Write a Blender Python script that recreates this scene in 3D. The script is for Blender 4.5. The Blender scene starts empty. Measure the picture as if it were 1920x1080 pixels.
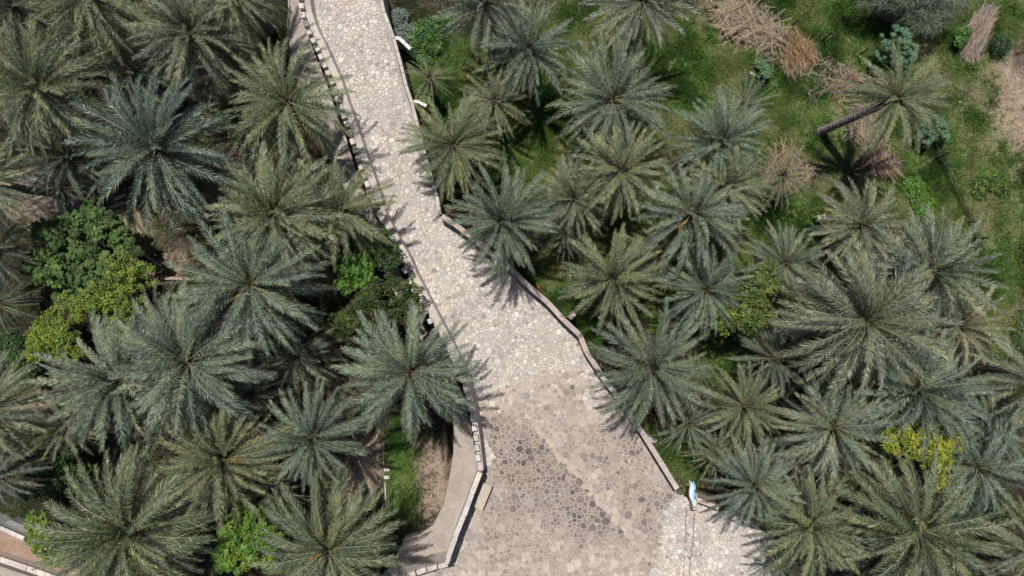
import bpy, math, random
import numpy as np
from math import sin, cos, pi, radians, sqrt, atan2, hypot
from mathutils import Vector, Matrix, noise

random.seed(7); rng = np.random.default_rng(7)
SC = bpy.context.scene
COL = SC.collection

# ------------------------------------------------------------------ camera, sky, sun
H = 40.0            # camera height above the road surface (m)
S = 0.03            # metres per photo pixel at road level
cam_d = bpy.data.cameras.new('camera'); cam = bpy.data.objects.new('camera', cam_d)
COL.objects.link(cam); cam.location = (0, 0, H); cam.rotation_euler = (0, 0, 0)
cam_d.sensor_width = 36; cam_d.lens = 36 * H / (1920 * S)
cam_d.clip_start = 0.5; cam_d.clip_end = 2000
SC.camera = cam

SUN_EL = radians(68.5); SDX, SDY = 0.34, -0.94      # direction the shadows run (x right, y up)
world = bpy.data.worlds.new("World"); SC.world = world; world.use_nodes = True
wn = world.node_tree.nodes; wl = world.node_tree.links
sky = wn.new('ShaderNodeTexSky'); sky.sky_type = 'NISHITA'; sky.sun_disc = False
sky.sun_elevation = SUN_EL; sky.sun_rotation = atan2(-SDX, -SDY)
bg = wn['Background']; bg.inputs[1].default_value = 0.065
wl.new(sky.outputs[0], bg.inputs[0])
sd = bpy.data.lights.new('sun', 'SUN'); so = bpy.data.objects.new('sun', sd); COL.objects.link(so)
sd.energy = 4.75; sd.angle = radians(0.55); sd.color = (1.0, 0.965, 0.925)
ld = Vector((SDX * cos(SUN_EL), SDY * cos(SUN_EL), -sin(SUN_EL)))
so.rotation_euler = ld.to_track_quat('-Z', 'Y').to_euler(); so.location = (-10, 25, 60)
SC.view_settings.view_transform = 'Standard'; SC.view_settings.look = 'None'
SC.view_settings.exposure = 0.0; SC.view_settings.gamma = 1.0
SC.view_settings.use_curve_mapping = False

# ------------------------------------------------------------------ helpers
def P(px, py, z=0.0):
    """survey point seen at photo position px,py lying at height z -> world xyz"""
    k = S * (H - z) / H
    return Vector(((px - 960) * k, (540 - py) * k, z))

class MB:
    def __init__(self): self.v = []; self.f = []; self.c = []; self.m = []
    def add(self, vs, fs, col=(1, 1, 1), mi=0):
        o = len(self.v); self.v += [tuple(p) for p in vs]
        if isinstance(col, list): self.c += col
        else: self.c += [col] * len(vs)
        for f in fs: self.f.append(tuple(i + o for i in f)); self.m.append(mi)
    def mesh(self, name, mats, smooth=False):
        me = bpy.data.meshes.new(name); me.from_pydata(self.v, [], self.f)
        a = me.color_attributes.new('tint', 'FLOAT_COLOR', 'POINT')
        arr = np.ones((len(self.v), 4), np.float32); arr[:, :3] = np.array(self.c, np.float32)[:, :3]
        a.data.foreach_set('color', arr.ravel())
        for m in (mats if isinstance(mats, (list, tuple)) else [mats]): me.materials.append(m)
        if len(set(self.m)) > 1: me.polygons.foreach_set('material_index', self.m)
        if smooth: me.polygons.foreach_set('use_smooth', [True] * len(self.f))
        me.update(); return me
    def build(self, name, mats, parent=None, smooth=False, loc=None):
        return link(name, self.mesh(name, mats, smooth), parent, loc)
    def box(self, c, ux, uy, hx, hy, z0, z1, col=(1, 1, 1), ch=0.0, mi=0):
        """box with centre c (xy), unit axes ux,uy, half sizes hx,hy, a small top chamfer"""
        def ring(ax, ay, z): return [(c[0] + ux[0]*a*ax + uy[0]*b*ay, c[1] + ux[1]*a*ax + uy[1]*b*ay, z)
                                     for a, b in ((-1, -1), (1, -1), (1, 1), (-1, 1))]
        vs = ring(hx, hy, z0) + ring(hx, hy, z1 - ch)
        fs = [(i, (i+1) % 4, 4 + (i+1) % 4, 4 + i) for i in range(4)] + [(3, 2, 1, 0)]
        if ch > 0:
            vs += ring(hx - ch, hy - ch, z1)
            fs += [(4+i, 4+(i+1) % 4, 8+(i+1) % 4, 8+i) for i in range(4)] + [(8, 9, 10, 11)]
        else: fs += [(4, 5, 6, 7)]
        self.add(vs, fs, col, mi)
    def tube(self, pts, r, n=5, col=(1, 1, 1), mi=0, cap=True):
        vs = []; fs = []
        pts = [Vector(p) for p in pts]; rs = r if isinstance(r, (list, tuple)) else [r]*len(pts)
        for i, p in enumerate(pts):
            t = (pts[min(i+1, len(pts)-1)] - pts[max(i-1, 0)]).normalized()
            u = t.cross(Vector((0, 0, 1)) if abs(t.z) < .9 else Vector((1, 0, 0))).normalized(); w = t.cross(u)
            for k in range(n):
                a = 2*pi*k/n; q = p + (u*cos(a) + w*sin(a))*rs[i]; vs.append(q)
        for i in range(len(pts)-1):
            for k in range(n):
                fs.append((i*n+k, i*n+(k+1) % n, (i+1)*n+(k+1) % n, (i+1)*n+k))
        if cap: fs += [tuple(range(n-1, -1, -1)), tuple((len(pts)-1)*n + k for k in range(n))]
        self.add(vs, fs, col, mi)

def link(name, me, parent=None, loc=None):
    o = bpy.data.objects.new(name, me); COL.objects.link(o)
    if parent is not None: o.parent = parent
    if loc is not None: o.location = loc
    return o
def empty(name, loc, label, cat, group=None):
    o = bpy.data.objects.new(name, None); COL.objects.link(o); o.location = loc
    o.empty_display_size = 0.3
    return tag(o, label, cat, group)
def tag(o, label, cat, group=None):
    o['label'] = label; o['category'] = cat
    if group: o['group'] = group
    return o
def struct(o): o['kind'] = 'structure'; return o
def stuff(o): o['kind'] = 'stuff'; return o

def np_mesh(name, verts, tris, cols, mat):
    me = bpy.data.meshes.new(name)
    n = len(verts); m = len(tris)
    me.vertices.add(n); me.vertices.foreach_set('co', np.asarray(verts, np.float32).ravel())
    me.loops.add(m*3); me.loops.foreach_set('vertex_index', np.asarray(tris, np.int32).ravel())
    me.polygons.add(m); me.polygons.foreach_set('loop_start', np.arange(0, m*3, 3, dtype=np.int32))
    me.polygons.foreach_set('loop_total', np.full(m, 3, np.int32))
    a = me.color_attributes.new('tint', 'FLOAT_COLOR', 'POINT')
    c4 = np.ones((n, 4), np.float32); c4[:, :3] = cols
    a.data.foreach_set('color', c4.ravel())
    me.materials.append(mat); me.update(calc_edges=True); return me

def inside(poly, x, y):
    c = False; n = len(poly); j = n-1
    for i in range(n):
        xi, yi = poly[i]; xj, yj = poly[j]
        if (yi > y) != (yj > y) and x < (xj-xi)*(y-yi)/(yj-yi)+xi: c = not c
        j = i
    return c
def segdist(x, y, a, b):
    dx, dy = b[0]-a[0], b[1]-a[1]; t = max(0, min(1, ((x-a[0])*dx+(y-a[1])*dy)/(dx*dx+dy*dy+1e-9)))
    return hypot(x-a[0]-dx*t, y-a[1]-dy*t)
def resample(path, step):
    out = []; carry = 0.0
    for a, b in zip(path[:-1], path[1:]):
        L = hypot(b[0]-a[0], b[1]-a[1]); d = carry
        while d < L:
            t = d/L; out.append((a[0]+(b[0]-a[0])*t, a[1]+(b[1]-a[1])*t, (b[0]-a[0])/L, (b[1]-a[1])/L)); d += step
        carry = d-L
    return out
def nz(x, y, s, o=0.0): return noise.noise(Vector((x*s, y*s, o)))

# ------------------------------------------------------------------ materials
def newmat(name):
    m = bpy.data.materials.new(name); m.use_nodes = True
    nt = m.node_tree; b = nt.nodes['Principled BSDF']
    return m, nt, b
def N(nt, t, **kw):
    n = nt.nodes.new(t)
    for k, v in kw.items(): setattr(n, k, v)
    return n
def noise_node(nt, scale, detail=5, rough=0.6, vec=None, dist=0.0):
    n = N(nt, 'ShaderNodeTexNoise'); n.inputs['Scale'].default_value = scale
    n.inputs['Detail'].default_value = detail; n.inputs['Roughness'].default_value = rough
    n.inputs['Distortion'].default_value = dist
    if vec is not None: nt.links.new(vec, n.inputs['Vector'])
    return n
def ramp(nt, src, stops):
    r = N(nt, 'ShaderNodeValToRGB'); e = r.color_ramp.elements
    e[0].position = stops[0][0]; e[0].color = (*stops[0][1], 1)
    e[1].position = stops[-1][0]; e[1].color = (*stops[-1][1], 1)
    for p, c in stops[1:-1]:
        x = e.new(p); x.color = (*c, 1)
    nt.links.new(src, r.inputs[0]); return r
def mix(nt, fac, a, b, mode='MIX'):
    m = N(nt, 'ShaderNodeMix', data_type='RGBA', blend_type=mode)
    for sock, val in ((m.inputs[0], fac), (m.inputs[6], a), (m.inputs[7], b)):
        if isinstance(val, (int, float)): sock.default_value = val
        elif isinstance(val, tuple): sock.default_value = (*val, 1)
        else: nt.links.new(val, sock)
    return m.outputs[2]
def worldpos(nt): return N(nt, 'ShaderNodeNewGeometry').outputs['Position']
def bump(nt, b, h, strength, dist):
    bp = N(nt, 'ShaderNodeBump'); bp.inputs['Strength'].default_value = strength
    bp.inputs['Distance'].default_value = dist; nt.links.new(h, bp.inputs['Height'])
    nt.links.new(bp.outputs[0], b.inputs['Normal'])
def g3(v): return (v, v, v)

def stone_material(name, scale=9.0, rough=0.85, spec=0.2):
    """tint attribute x grain, world-space stains"""
    m, nt, b = newmat(name)
    at = N(nt, 'ShaderNodeAttribute', attribute_name='tint')
    wp = worldpos(nt)
    n1 = noise_node(nt, scale, 6, 0.65, wp); r1 = ramp(nt, n1.outputs[0], [(0.25, g3(0.72)), (0.75, g3(1.2))])
    n2 = noise_node(nt, 0.55, 4, 0.6, wp, 0.6); r2 = ramp(nt, n2.outputs[0], [(0.3, (0.80, 0.80, 0.81)), (0.7, (1.10, 1.08, 1.05))])
    c = mix(nt, 1.0, at.outputs[0], r1.outputs[0], 'MULTIPLY'); c = mix(nt, 1.0, c, r2.outputs[0], 'MULTIPLY')
    nt.links.new(c, b.inputs['Base Color']); b.inputs['Roughness'].default_value = rough
    b.inputs['Specular IOR Level'].default_value = spec
    bump(nt, b, n1.outputs[0], 0.5, 0.015); return m
M_stone = stone_material('paving_stone_mat')
M_plaster = stone_material('wall_plaster_mat', 5.0, 0.9)

def mortar_material(name, c1, c2, c3):
    m, nt, b = newmat(name); wp = worldpos(nt)
    n1 = noise_node(nt, 1.1, 6, 0.65, wp, 0.8); n2 = noise_node(nt, 12, 6, 0.7, wp)
    r = ramp(nt, n1.outputs[0], [(0.3, c1), (0.5, c2), (0.72, c3)])
    r2 = ramp(nt, n2.outputs[0], [(0.25, g3(0.75)), (0.75, g3(1.2))])
    c = mix(nt, 1.0, r.outputs[0], r2.outputs[0], 'MULTIPLY')
    nt.links.new(c, b.inputs['Base Color']); b.inputs['Roughness'].default_value = 0.95
    b.inputs['Specular IOR Level'].default_value = 0.1
    bump(nt, b, n2.outputs[0], 0.6, 0.02); return m
M_mortarA = mortar_material('mortar_pale_mat', (0.29, 0.265, 0.24), (0.35, 0.32, 0.29), (0.42, 0.385, 0.35))
M_mortarB = mortar_material('mortar_tan_mat', (0.36, 0.305, 0.26), (0.42, 0.36, 0.31), (0.46, 0.405, 0.355))
M_concrete = mortar_material('concrete_mat', (0.27, 0.24, 0.215), (0.36, 0.31, 0.265), (0.42, 0.36, 0.31))

def leaf_material(name, use_obj=True, spec=0.35, trans=0.25, rough=0.5):
    m, nt, b = newmat(name)
    at = N(nt, 'ShaderNodeAttribute', attribute_name='tint')
    wp = worldpos(nt)
    n1 = noise_node(nt, 1.3, 3, 0.6, wp); r1 = ramp(nt, n1.outputs[0], [(0.3, (0.82, 0.86, 0.85)), (0.7, (1.14, 1.1, 1.0))])
    c = mix(nt, 1.0, at.outputs[0], r1.outputs[0], 'MULTIPLY')
    if use_obj:
        oi = N(nt, 'ShaderNodeObjectInfo')
        rr = ramp(nt, oi.outputs['Random'], [(0.0, (0.62, 0.66, 0.68)), (0.5, g3(0.95)), (0.88, (1.18, 1.16, 1.08)), (1.0, (1.55, 1.42, 1.15))])
        c = mix(nt, 1.0, c, oi.outputs['Color'], 'MULTIPLY'); c = mix(nt, 1.0, c, rr.outputs[0], 'MULTIPLY')
    nt.links.new(c, b.inputs['Base Color'])
    b.inputs['Roughness'].default_value = rough; b.inputs['Specular IOR Level'].default_value = spec
    if trans > 0:
        tr = N(nt, 'ShaderNodeBsdfTranslucent'); nt.links.new(c, tr.inputs[0])
        ms = N(nt, 'ShaderNodeMixShader'); ms.inputs[0].default_value = trans
        nt.links.new(b.outputs[0], ms.inputs[1]); nt.links.new(tr.outputs[0], ms.inputs[2])
        nt.links.new(ms.outputs[0], nt.nodes['Material Output'].inputs[0])
    return m
M_frond = leaf_material('palm_leaflet_mat', True, 0.5, 0.10, 0.40)
M_rachis = leaf_material('palm_rachis_mat', False, 0.3, 0.0, 0.6)
M_leaf = leaf_material('broad_leaf_mat', False, 0.3, 0.25, 0.5)
M_dry = leaf_material('dry_straw_mat', False, 0.15, 0.1, 0.8)
M_grass = leaf_material('grass_mat', False, 0.2, 0.3, 0.6)

m, nt, b = newmat('palm_bark_mat'); wp = worldpos(nt)
n1 = noise_node(nt, 14, 5, 0.7, wp)
r = ramp(nt, n1.outputs[0], [(0.30, (0.06, 0.05, 0.043)), (0.55, (0.22, 0.19, 0.165)), (0.75, (0.38, 0.34, 0.30))])
nt.links.new(r.outputs[0], b.inputs['Base Color']); b.inputs['Roughness'].default_value = 0.95
bump(nt, b, n1.outputs[0], 0.8, 0.04); M_bark = m

def flat_mat(name, col, rough=0.6, metal=0.0):
    m, nt, b = newmat(name); n1 = noise_node(nt, 7, 4, 0.6, worldpos(nt))
    r = ramp(nt, n1.outputs[0], [(0.3, tuple(x*0.8 for x in col)), (0.7, tuple(min(1, x*1.12) for x in col))])
    nt.links.new(r.outputs[0], b.inputs['Base Color']); b.inputs['Roughness'].default_value = rough
    b.inputs['Metallic'].default_value = metal; return m
M_darkmetal = flat_mat('dark_steel_mat', (0.03, 0.03, 0.03), 0.5, 0.4)
M_white = flat_mat('white_plastic_mat', (0.75, 0.76, 0.76), 0.4)
M_slab = flat_mat('bench_slab_mat', (0.46, 0.39, 0.31), 0.8)
M_cable = flat_mat('cable_mat', (0.10, 0.08, 0.08), 0.6)
M_wood = flat_mat('grey_wood_mat', (0.24, 0.20, 0.17), 0.9)

m, nt, b = newmat('tarpaulin_mat')
at = N(nt, 'ShaderNodeAttribute', attribute_name='tint')
nt.links.new(at.outputs[0], b.inputs['Base Color']); b.inputs['Roughness'].default_value = 0.45; M_tarp = m
m, nt, b = newmat('shade_net_mat')
b.inputs['Base Color'].default_value = (0.32, 0.42, 0.36, 1); b.inputs['Roughness'].default_value = 0.8
tb = N(nt, 'ShaderNodeBsdfTransparent'); ms = N(nt, 'ShaderNodeMixShader'); ms.inputs[0].default_value = 0.45
nt.links.new(b.outputs[0], ms.inputs[1]); nt.links.new(tb.outputs[0], ms.inputs[2])
nt.links.new(ms.outputs[0], nt.nodes['Material Output'].inputs[0]); M_net = m

# ------------------------------------------------------------------ terrain
# ellipses in photo pixels: (cx, cy, rx, ry, strength)
GREEN = [(1450, 160, 240, 130, 1), (1600, 30, 190, 60, 1), (1330, 150, 120, 110, 1), (1150, 60, 120, 90, .8), (1010, 290, 70, 90, 1),
         (860, 150, 100, 90, 1), (1060, 110, 90, 90, .7), (1500, 400, 120, 60, .9), (1810, 330, 90, 150, .8), (1770, 120, 80, 80, .6),
         (1890, 500, 60, 180, .85), (1360, 660, 70, 60, .8), (1050, 520, 50, 50, .8), (1300, 440, 120, 80, .5), (1200, 480, 150, 120, .6),
         (752, 895, 28, 80, 1), (1900, 640, 50, 60, .8), (1870, 40, 60, 50, 1), (440, 210, 40, 60, .4), (270, 430, 40, 40, .25),
         (1250, 860, 60, 60, .6), (1420, 430, 140, 130, .5), (1090, 590, 40, 60, .7), (1550, 230, 110, 70, .8), (1700, 330, 60, 80, .9)]
SOIL = [(1560, 120, 55, 26, 1), (1595, 220, 50, 65, .8), (1900, 215, 60, 70, 1.1), (1850, 190, 60, 40, .6), (1870, 270, 60, 40, .9), (1905, 330, 30, 60, .6), (1855, 440, 20, 60, .6), (1590, 60, 60, 14, .5), (1420, 230, 60, 40, .35), (1500, 260, 60, 30, .5), (1300, 180, 40, 30, .3), (1760, 120, 30, 60, .45), (1720, 40, 30, 20, .4), (1840, 110, 60, 50, .35), (1880, 140, 30, 60, .6),
        (1345, 25, 40, 40, .8), (1400, 45, 70, 40, .6), (1500, 95, 40, 30, .6), (1650, 310, 40, 40, .5), (1860, 440, 25, 30, .8),
        (808, 915, 30, 75, 1), (675, 870, 55, 60, .9), (1915, 420, 18, 50, .9), (240, 420, 60, 60, .7), (300, 490, 60, 30, .8), (100, 370, 70, 50, .6),
        (640, 700, 40, 60, .4), (1560, 370, 60, 20, .5), (790, 175, 25, 60, .9), (1720, 300, 40, 30, .5), (50, 750, 50, 20, .7), (1290, 770, 40, 60, .25),
        (600, 340, 60, 200, .3), (1450, 850, 60, 40, .4), (1800, 190, 30, 60, .5)]
def blob(lst, x, y):
    v = 0.0
    for cx, cy, rx, ry, s in lst:
        d = hypot((x-cx)/rx, (y-cy)/ry)
        if d < 1.5: v = max(v, s*min(1, max(0, 1.5-d)))
    return v
def ground_z(X, Y):
    px = X/S+960; py = 540-Y/S
    z = -1.25
    if px > 700:                           # the eastern plots lie lower towards the top of the photo
        k = max(0.0, min(1.0, (430-py)/430)); z = -1.05-1.25*k
    else: z = -1.5
    z += 0.10*nz(X, Y, 0.22)+0.05*nz(X, Y, 0.9, 3)
    return z
def weights(px, py):
    n = 0.28*nz(px, py, 0.018)+0.22*nz(px, py, 0.06, 5)+0.15*nz(px, py, .15, 9)
    g = blob(GREEN, px, py); s = blob(SOIL, px, py)
    g = max(0, min(1, g+n*1.2*(g > 0.02))); s = max(0, min(1, s+n*1.9*(s > 0.02)))
    return g, s
def axis(lo, hi, step):
    core = np.arange(lo, hi+1e-6, step); out = [lo-300, lo-120, lo-50, lo-20, lo-8, lo-3]; o2 = [hi+3, hi+8, hi+20, hi+50, hi+120, hi+300]
    return np.concatenate([out, core, o2])
xs = axis(-33, 33, 0.2); ys = axis(-20, 20, 0.2)
nx, ny = len(xs), len(ys)
verts = np.zeros((ny, nx, 3), np.float32); cols = np.ones((ny, nx, 3), np.float32)
for j, Y in enumerate(ys):
    for i, X in enumerate(xs):
        z = ground_z(X, Y); verts[j, i] = (X, Y, z)
        k = H/(H-z); g, s = weights(min(1915, max(5, X*k/S+960)), min(1075, max(8, 540-Y*k/S))); cols[j, i] = (g, s, 0)
ii, jj = np.meshgrid(np.arange(nx-1), np.arange(ny-1)); a = (jj*nx+ii).ravel()
tris = np.concatenate([np.stack([a, a+1, a+nx+1], 1), np.stack([a, a+nx+1, a+nx], 1)])
m, nt, b = newmat('ground_mat'); wp = worldpos(nt)
at = N(nt, 'ShaderNodeAttribute', attribute_name='tint'); sp = N(nt, 'ShaderNodeSeparateColor'); nt.links.new(at.outputs[0], sp.inputs[0])
n1 = noise_node(nt, 1.6, 8, 0.7, wp, 0.5); n2 = noise_node(nt, 9, 8, 0.75, wp); n3 = noise_node(nt, 30, 4, 0.7, wp)
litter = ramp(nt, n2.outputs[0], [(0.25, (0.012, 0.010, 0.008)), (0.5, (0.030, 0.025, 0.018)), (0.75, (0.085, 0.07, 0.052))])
soil = ramp(nt, n2.outputs[0], [(0.25, (0.22, 0.155, 0.11)), (0.5, (0.38, 0.285, 0.21)), (0.75, (0.54, 0.45, 0.36))])
grass = ramp(nt, n1.outputs[0], [(0.25, (0.040, 0.085, 0.018)), (0.48, (0.085, 0.145, 0.034)), (0.60, (0.16, 0.18, 0.065)), (0.74, (0.33, 0.27, 0.185))])
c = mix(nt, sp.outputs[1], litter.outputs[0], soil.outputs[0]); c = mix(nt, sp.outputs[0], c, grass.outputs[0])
r3 = ramp(nt, n3.outputs[0], [(0.3, g3(0.65)), (0.7, g3(1.3))]); c = mix(nt, 1.0, c, r3.outputs[0], 'MULTIPLY')
nt.links.new(c, b.inputs['Base Color']); b.inputs['Roughness'].default_value = 1.0; b.inputs['Specular IOR Level'].default_value = 0.1
bump(nt, b, n2.outputs[0], 0.9, 0.08)
gme = np_mesh('ground', verts.reshape(-1, 3), tris, cols.reshape(-1, 3), m)
gme.polygons.foreach_set('use_smooth', [True]*len(tris))
struct(link('ground', gme))

# ------------------------------------------------------------------ paved surfaces
A_LEFT = [(574, -60), (580, 0), (588, 60), (607, 110), (630, 165), (645, 212), (662, 262), (684, 330), (706, 392), (752, 480), (808, 580), (835, 640), (870, 700), (878, 752)]
A_RIGHT = [(704, -60), (712, 0), (726, 45), (737, 80), (757, 160), (776, 220), (794, 280), (818, 365), (824, 404), (850, 420), (905, 470), (958, 508), (1025, 572), (1085, 632), (1108, 680)]
A_POLY = A_LEFT+[(1010, 698)]+A_RIGHT[::-1]
B_POLY = [(878, 752), (1010, 698), (1108, 680), (1130, 710), (1170, 765), (1208, 820), (1268, 925), (1252, 950), (1238, 1010), (1215, 1100), (1200, 1230), (700, 1230), (720, 1098), (836, 1062), (902, 882), (890, 800)]
C_POLY = [(1268, 925), (1310, 945), (1350, 958), (1400, 975), (1450, 1010), (1500, 1230), (1200, 1230), (1215, 1100), (1238, 1010), (1252, 950)]
def slab(name, poly, z1, z0, mat, parent=None):
    mb = MB(); n = len(poly); pts = [P(x, y, z1) for x, y in poly]
    ar = sum(pts[i].x*pts[(i+1) % n].y-pts[(i+1) % n].x*pts[i].y for i in range(n))
    if ar < 0: pts = pts[::-1]
    vs = [(p.x, p.y, z0) for p in pts]+[(p.x, p.y, z1) for p in pts]
    fs = [(i, (i+1) % n, n+(i+1) % n, n+i) for i in range(n)]+[tuple(range(n, 2*n))]
    mb.add(vs, fs); return mb.build(name, mat, parent)
road = struct(slab('road', A_POLY, 0.0, -4.0, M_mortarA))
plaza = struct(slab('plaza', B_POLY, 0.0, -4.0, M_mortarB))
path = struct(slab('path', C_POLY, 0.0, -4.0, M_mortarA))

def spacing(x, y):
    if inside(B_POLY, x, y):
        if near_wall_strip(x, y): return 9.5
        return 9.4+3*nz(x, y, 0.02, 2)
    return 7.5+2.2*nz(x, y, 0.02, 7)
def near_wall_strip(x, y): return y < 872 and x < 893+(y-750)*0.28 and x < 928
seeds = []; grid = {}
CS = 10.0
def try_seed(x, y, r):
    gx, gy = int(x//CS), int(y//CS)
    for a in range(gx-2, gx+3):
        for bb in range(gy-2, gy+3):
            for k in grid.get((a, bb), ()):
                sx, sy, sr = seeds[k]
                if (sx-x)**2+(sy-y)**2 < (0.40*(r+sr))**2: return
    grid.setdefault((gx, gy), []).append(len(seeds)); seeds.append((x, y, r))
def near_paving(x, y):
    return inside(A_POLY, x, y) or inside(B_POLY, x, y) or inside(C_POLY, x, y)
cand = 0
for _ in range(120000):
    y = random.uniform(-30, 1120)
    lo, hi = (555, 850) if y < 400 else ((690, 1110) if y < 640 else ((840, 1290) if y < 900 else (690, 1520)))
    x = random.uniform(lo, hi)
    r = 1.13*spacing(x, y)*random.choice((0.5, 0.6, 0.75, 0.9, 1.05, 1.3))
    try_seed(x, y, r)
def clip(poly, nx_, ny_, d):
    out = []; n = len(poly)
    for i in range(n):
        p, q = poly[i], poly[(i+1) % n]
        dp = p[0]*nx_+p[1]*ny_-d; dq = q[0]*nx_+q[1]*ny_-d
        if dp <= 0: out.append(p)
        if (dp < 0) != (dq < 0) and abs(dp-dq) > 1e-9:
            t = dp/(dp-dq); out.append((p[0]+(q[0]-p[0])*t, p[1]+(q[1]-p[1])*t))
    return out
def cell(k, gap):
    x, y, r = seeds[k]; R = 14
    poly = [(x-R, y-R), (x+R, y-R), (x+R, y+R), (x-R, y+R)]
    gx, gy = int(x//CS), int(y//CS); nb = []
    for a in range(gx-3, gx+4):
        for bb in range(gy-3, gy+4):
            for q in grid.get((a, bb), ()):
                if q != k:
                    sx, sy, sr = seeds[q]; nb.append(((sx-x)**2+(sy-y)**2, sx, sy, sr))
    nb.sort()
    for d2, sx, sy, sr in nb:
        d = sqrt(d2)
        if d > 38: break
        ux, uy = (sx-x)/d, (sy-y)/d
        f = d*0.5+(r*r-sr*sr)/(4*d) * 0.5
        poly = clip(poly, ux, uy, x*ux+y*uy+f-gap*0.5)
        if len(poly) < 3: return None
    return poly
def round_poly(poly, q=0.09):
    out = []; n = len(poly)
    # merge very short edges
    pp = [poly[i] for i in range(n) if hypot(poly[i][0]-poly[i-1][0], poly[i][1]-poly[i-1][1]) > 1.0]
    n = len(pp)
    if n < 3: return None
    for i in range(n):
        p, a, c_ = pp[i], pp[i-1], pp[(i+1) % n]
        qq = q*random.uniform(.6, 1.2)
        out.append((p[0]+(a[0]-p[0])*qq, p[1]+(a[1]-p[1])*qq)); out.append((p[0]+(c_[0]-p[0])*qq, p[1]+(c_[1]-p[1])*qq))
    return out
def area(poly): return abs(sum(poly[i][0]*poly[(i+1) % len(poly)][1]-poly[(i+1) % len(poly)][0]*poly[i][1] for i in range(len(poly))))/2
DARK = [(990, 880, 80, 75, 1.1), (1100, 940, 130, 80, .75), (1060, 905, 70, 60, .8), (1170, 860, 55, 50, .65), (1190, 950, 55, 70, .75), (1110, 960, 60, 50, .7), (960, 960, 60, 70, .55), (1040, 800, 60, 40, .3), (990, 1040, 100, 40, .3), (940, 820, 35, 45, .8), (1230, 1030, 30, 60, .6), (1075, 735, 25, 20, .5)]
def lerp3(a, b_, t): return tuple(a[i]+(b_[i]-a[i])*t for i in range(3))
A_COLS = [(0.62, 0.55, 0.47), (0.56, 0.51, 0.46), (0.66, 0.61, 0.54), (0.54, 0.46, 0.38), (0.50, 0.47, 0.44), (0.60, 0.50, 0.42), (0.47, 0.39, 0.33), (0.52, 0.46, 0.40), (0.70, 0.66, 0.60)]
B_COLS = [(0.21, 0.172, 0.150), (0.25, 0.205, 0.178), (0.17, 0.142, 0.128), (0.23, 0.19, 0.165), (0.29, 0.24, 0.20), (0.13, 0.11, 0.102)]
B_PALE = [(0.43, 0.37, 0.32), (0.37, 0.315, 0.27), (0.48, 0.415, 0.36), (0.32, 0.275, 0.24), (0.52, 0.455, 0.40), (0.41, 0.345, 0.285)]
def stone_tint(x, y, zone):
    if zone == 'B' and not near_wall_strip(x, y):
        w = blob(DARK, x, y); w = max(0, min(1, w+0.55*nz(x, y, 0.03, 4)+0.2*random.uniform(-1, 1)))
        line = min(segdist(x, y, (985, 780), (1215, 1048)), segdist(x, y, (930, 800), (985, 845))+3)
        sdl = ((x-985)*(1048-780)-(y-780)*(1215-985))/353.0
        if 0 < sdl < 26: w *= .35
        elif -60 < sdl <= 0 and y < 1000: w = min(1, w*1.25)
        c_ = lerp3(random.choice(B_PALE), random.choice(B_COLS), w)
        if line < 3.2: c_ = lerp3(c_, (0.50, 0.42, 0.34), 0.8)
        # pale stones carried down from the road surface near the upper edge
        if y < 780 and random.random() < (800-y)/160: c_ = lerp3(c_, random.choice(A_COLS), 0.6)
        return c_
    c_ = random.choice(A_COLS); u = random.random()
    if u < 0.02: c_ = (0.17, 0.15, 0.14)
    elif u < 0.0215: c_ = (0.42, 0.20, 0.15)
    elif u < 0.16: c_ = (0.38, 0.335, 0.295)
    d = max(0, min(1, 0.5+1.2*nz(x, y, 0.012, 6)))
    c_ = lerp3(c_, (0.545, 0.50, 0.45), 0.20+0.38*d)
    kk = random.uniform(.9, 1.08)
    return tuple(v*kk for v in c_)
zones = {'A': [], 'B': [], 'C': []}
for k, (x, y, r) in enumerate(seeds):
    z_ = 'A' if inside(A_POLY, x, y) else 'B' if inside(B_POLY, x, y) else 'C' if inside(C_POLY, x, y) else None
    if not z_: continue
    # left margin of the road is plain mortar under the parapet
    if z_ == 'A' and min(segdist(x, y, a, b2) for a, b2 in zip(A_LEFT[:-1], A_LEFT[1:])) < (11 if y < 250 else 9): continue
    if z_ == 'A' and min(segdist(x, y, a, b2) for a, b2 in zip(A_RIGHT[:-1], A_RIGHT[1:])) < 6.5: continue
    gap = random.uniform(0.6, 1.3) if z_ != 'B' else random.uniform(0.8, 1.7)
    pl = cell(k, gap)
    if not pl: continue
    pl = round_poly(pl)
    if not pl or area(pl) < 12: continue
    zones[z_].append((area(pl), k, pl))
def stone_into(mb, pl, tint, o=(0, 0)):
    top = [P(x, y, 0) for x, y in pl]; n = len(top); cx = sum(p.x for p in top)/n; cy = sum(p.y for p in top)/n
    h = random.uniform(0.010, 0.024); tx, ty = random.uniform(-.012, .012), random.uniform(-.012, .012)
    vs = []
    for s_, z_ in ((1.03, -0.012), (0.95, 1.0)):
        for p in top:
            dx, dy = (p.x-cx)*s_, (p.y-cy)*s_
            vs.append((cx+dx-o[0], cy+dy-o[1], z_ if z_ < 0 else h+dx*tx+dy*ty))
    fs = [((i+1) % n, i, n+i, n+(i+1) % n) for i in range(n)]+[tuple(range(2*n-1, n-1, -1))]
    mb.add(vs, fs, tint)
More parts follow.
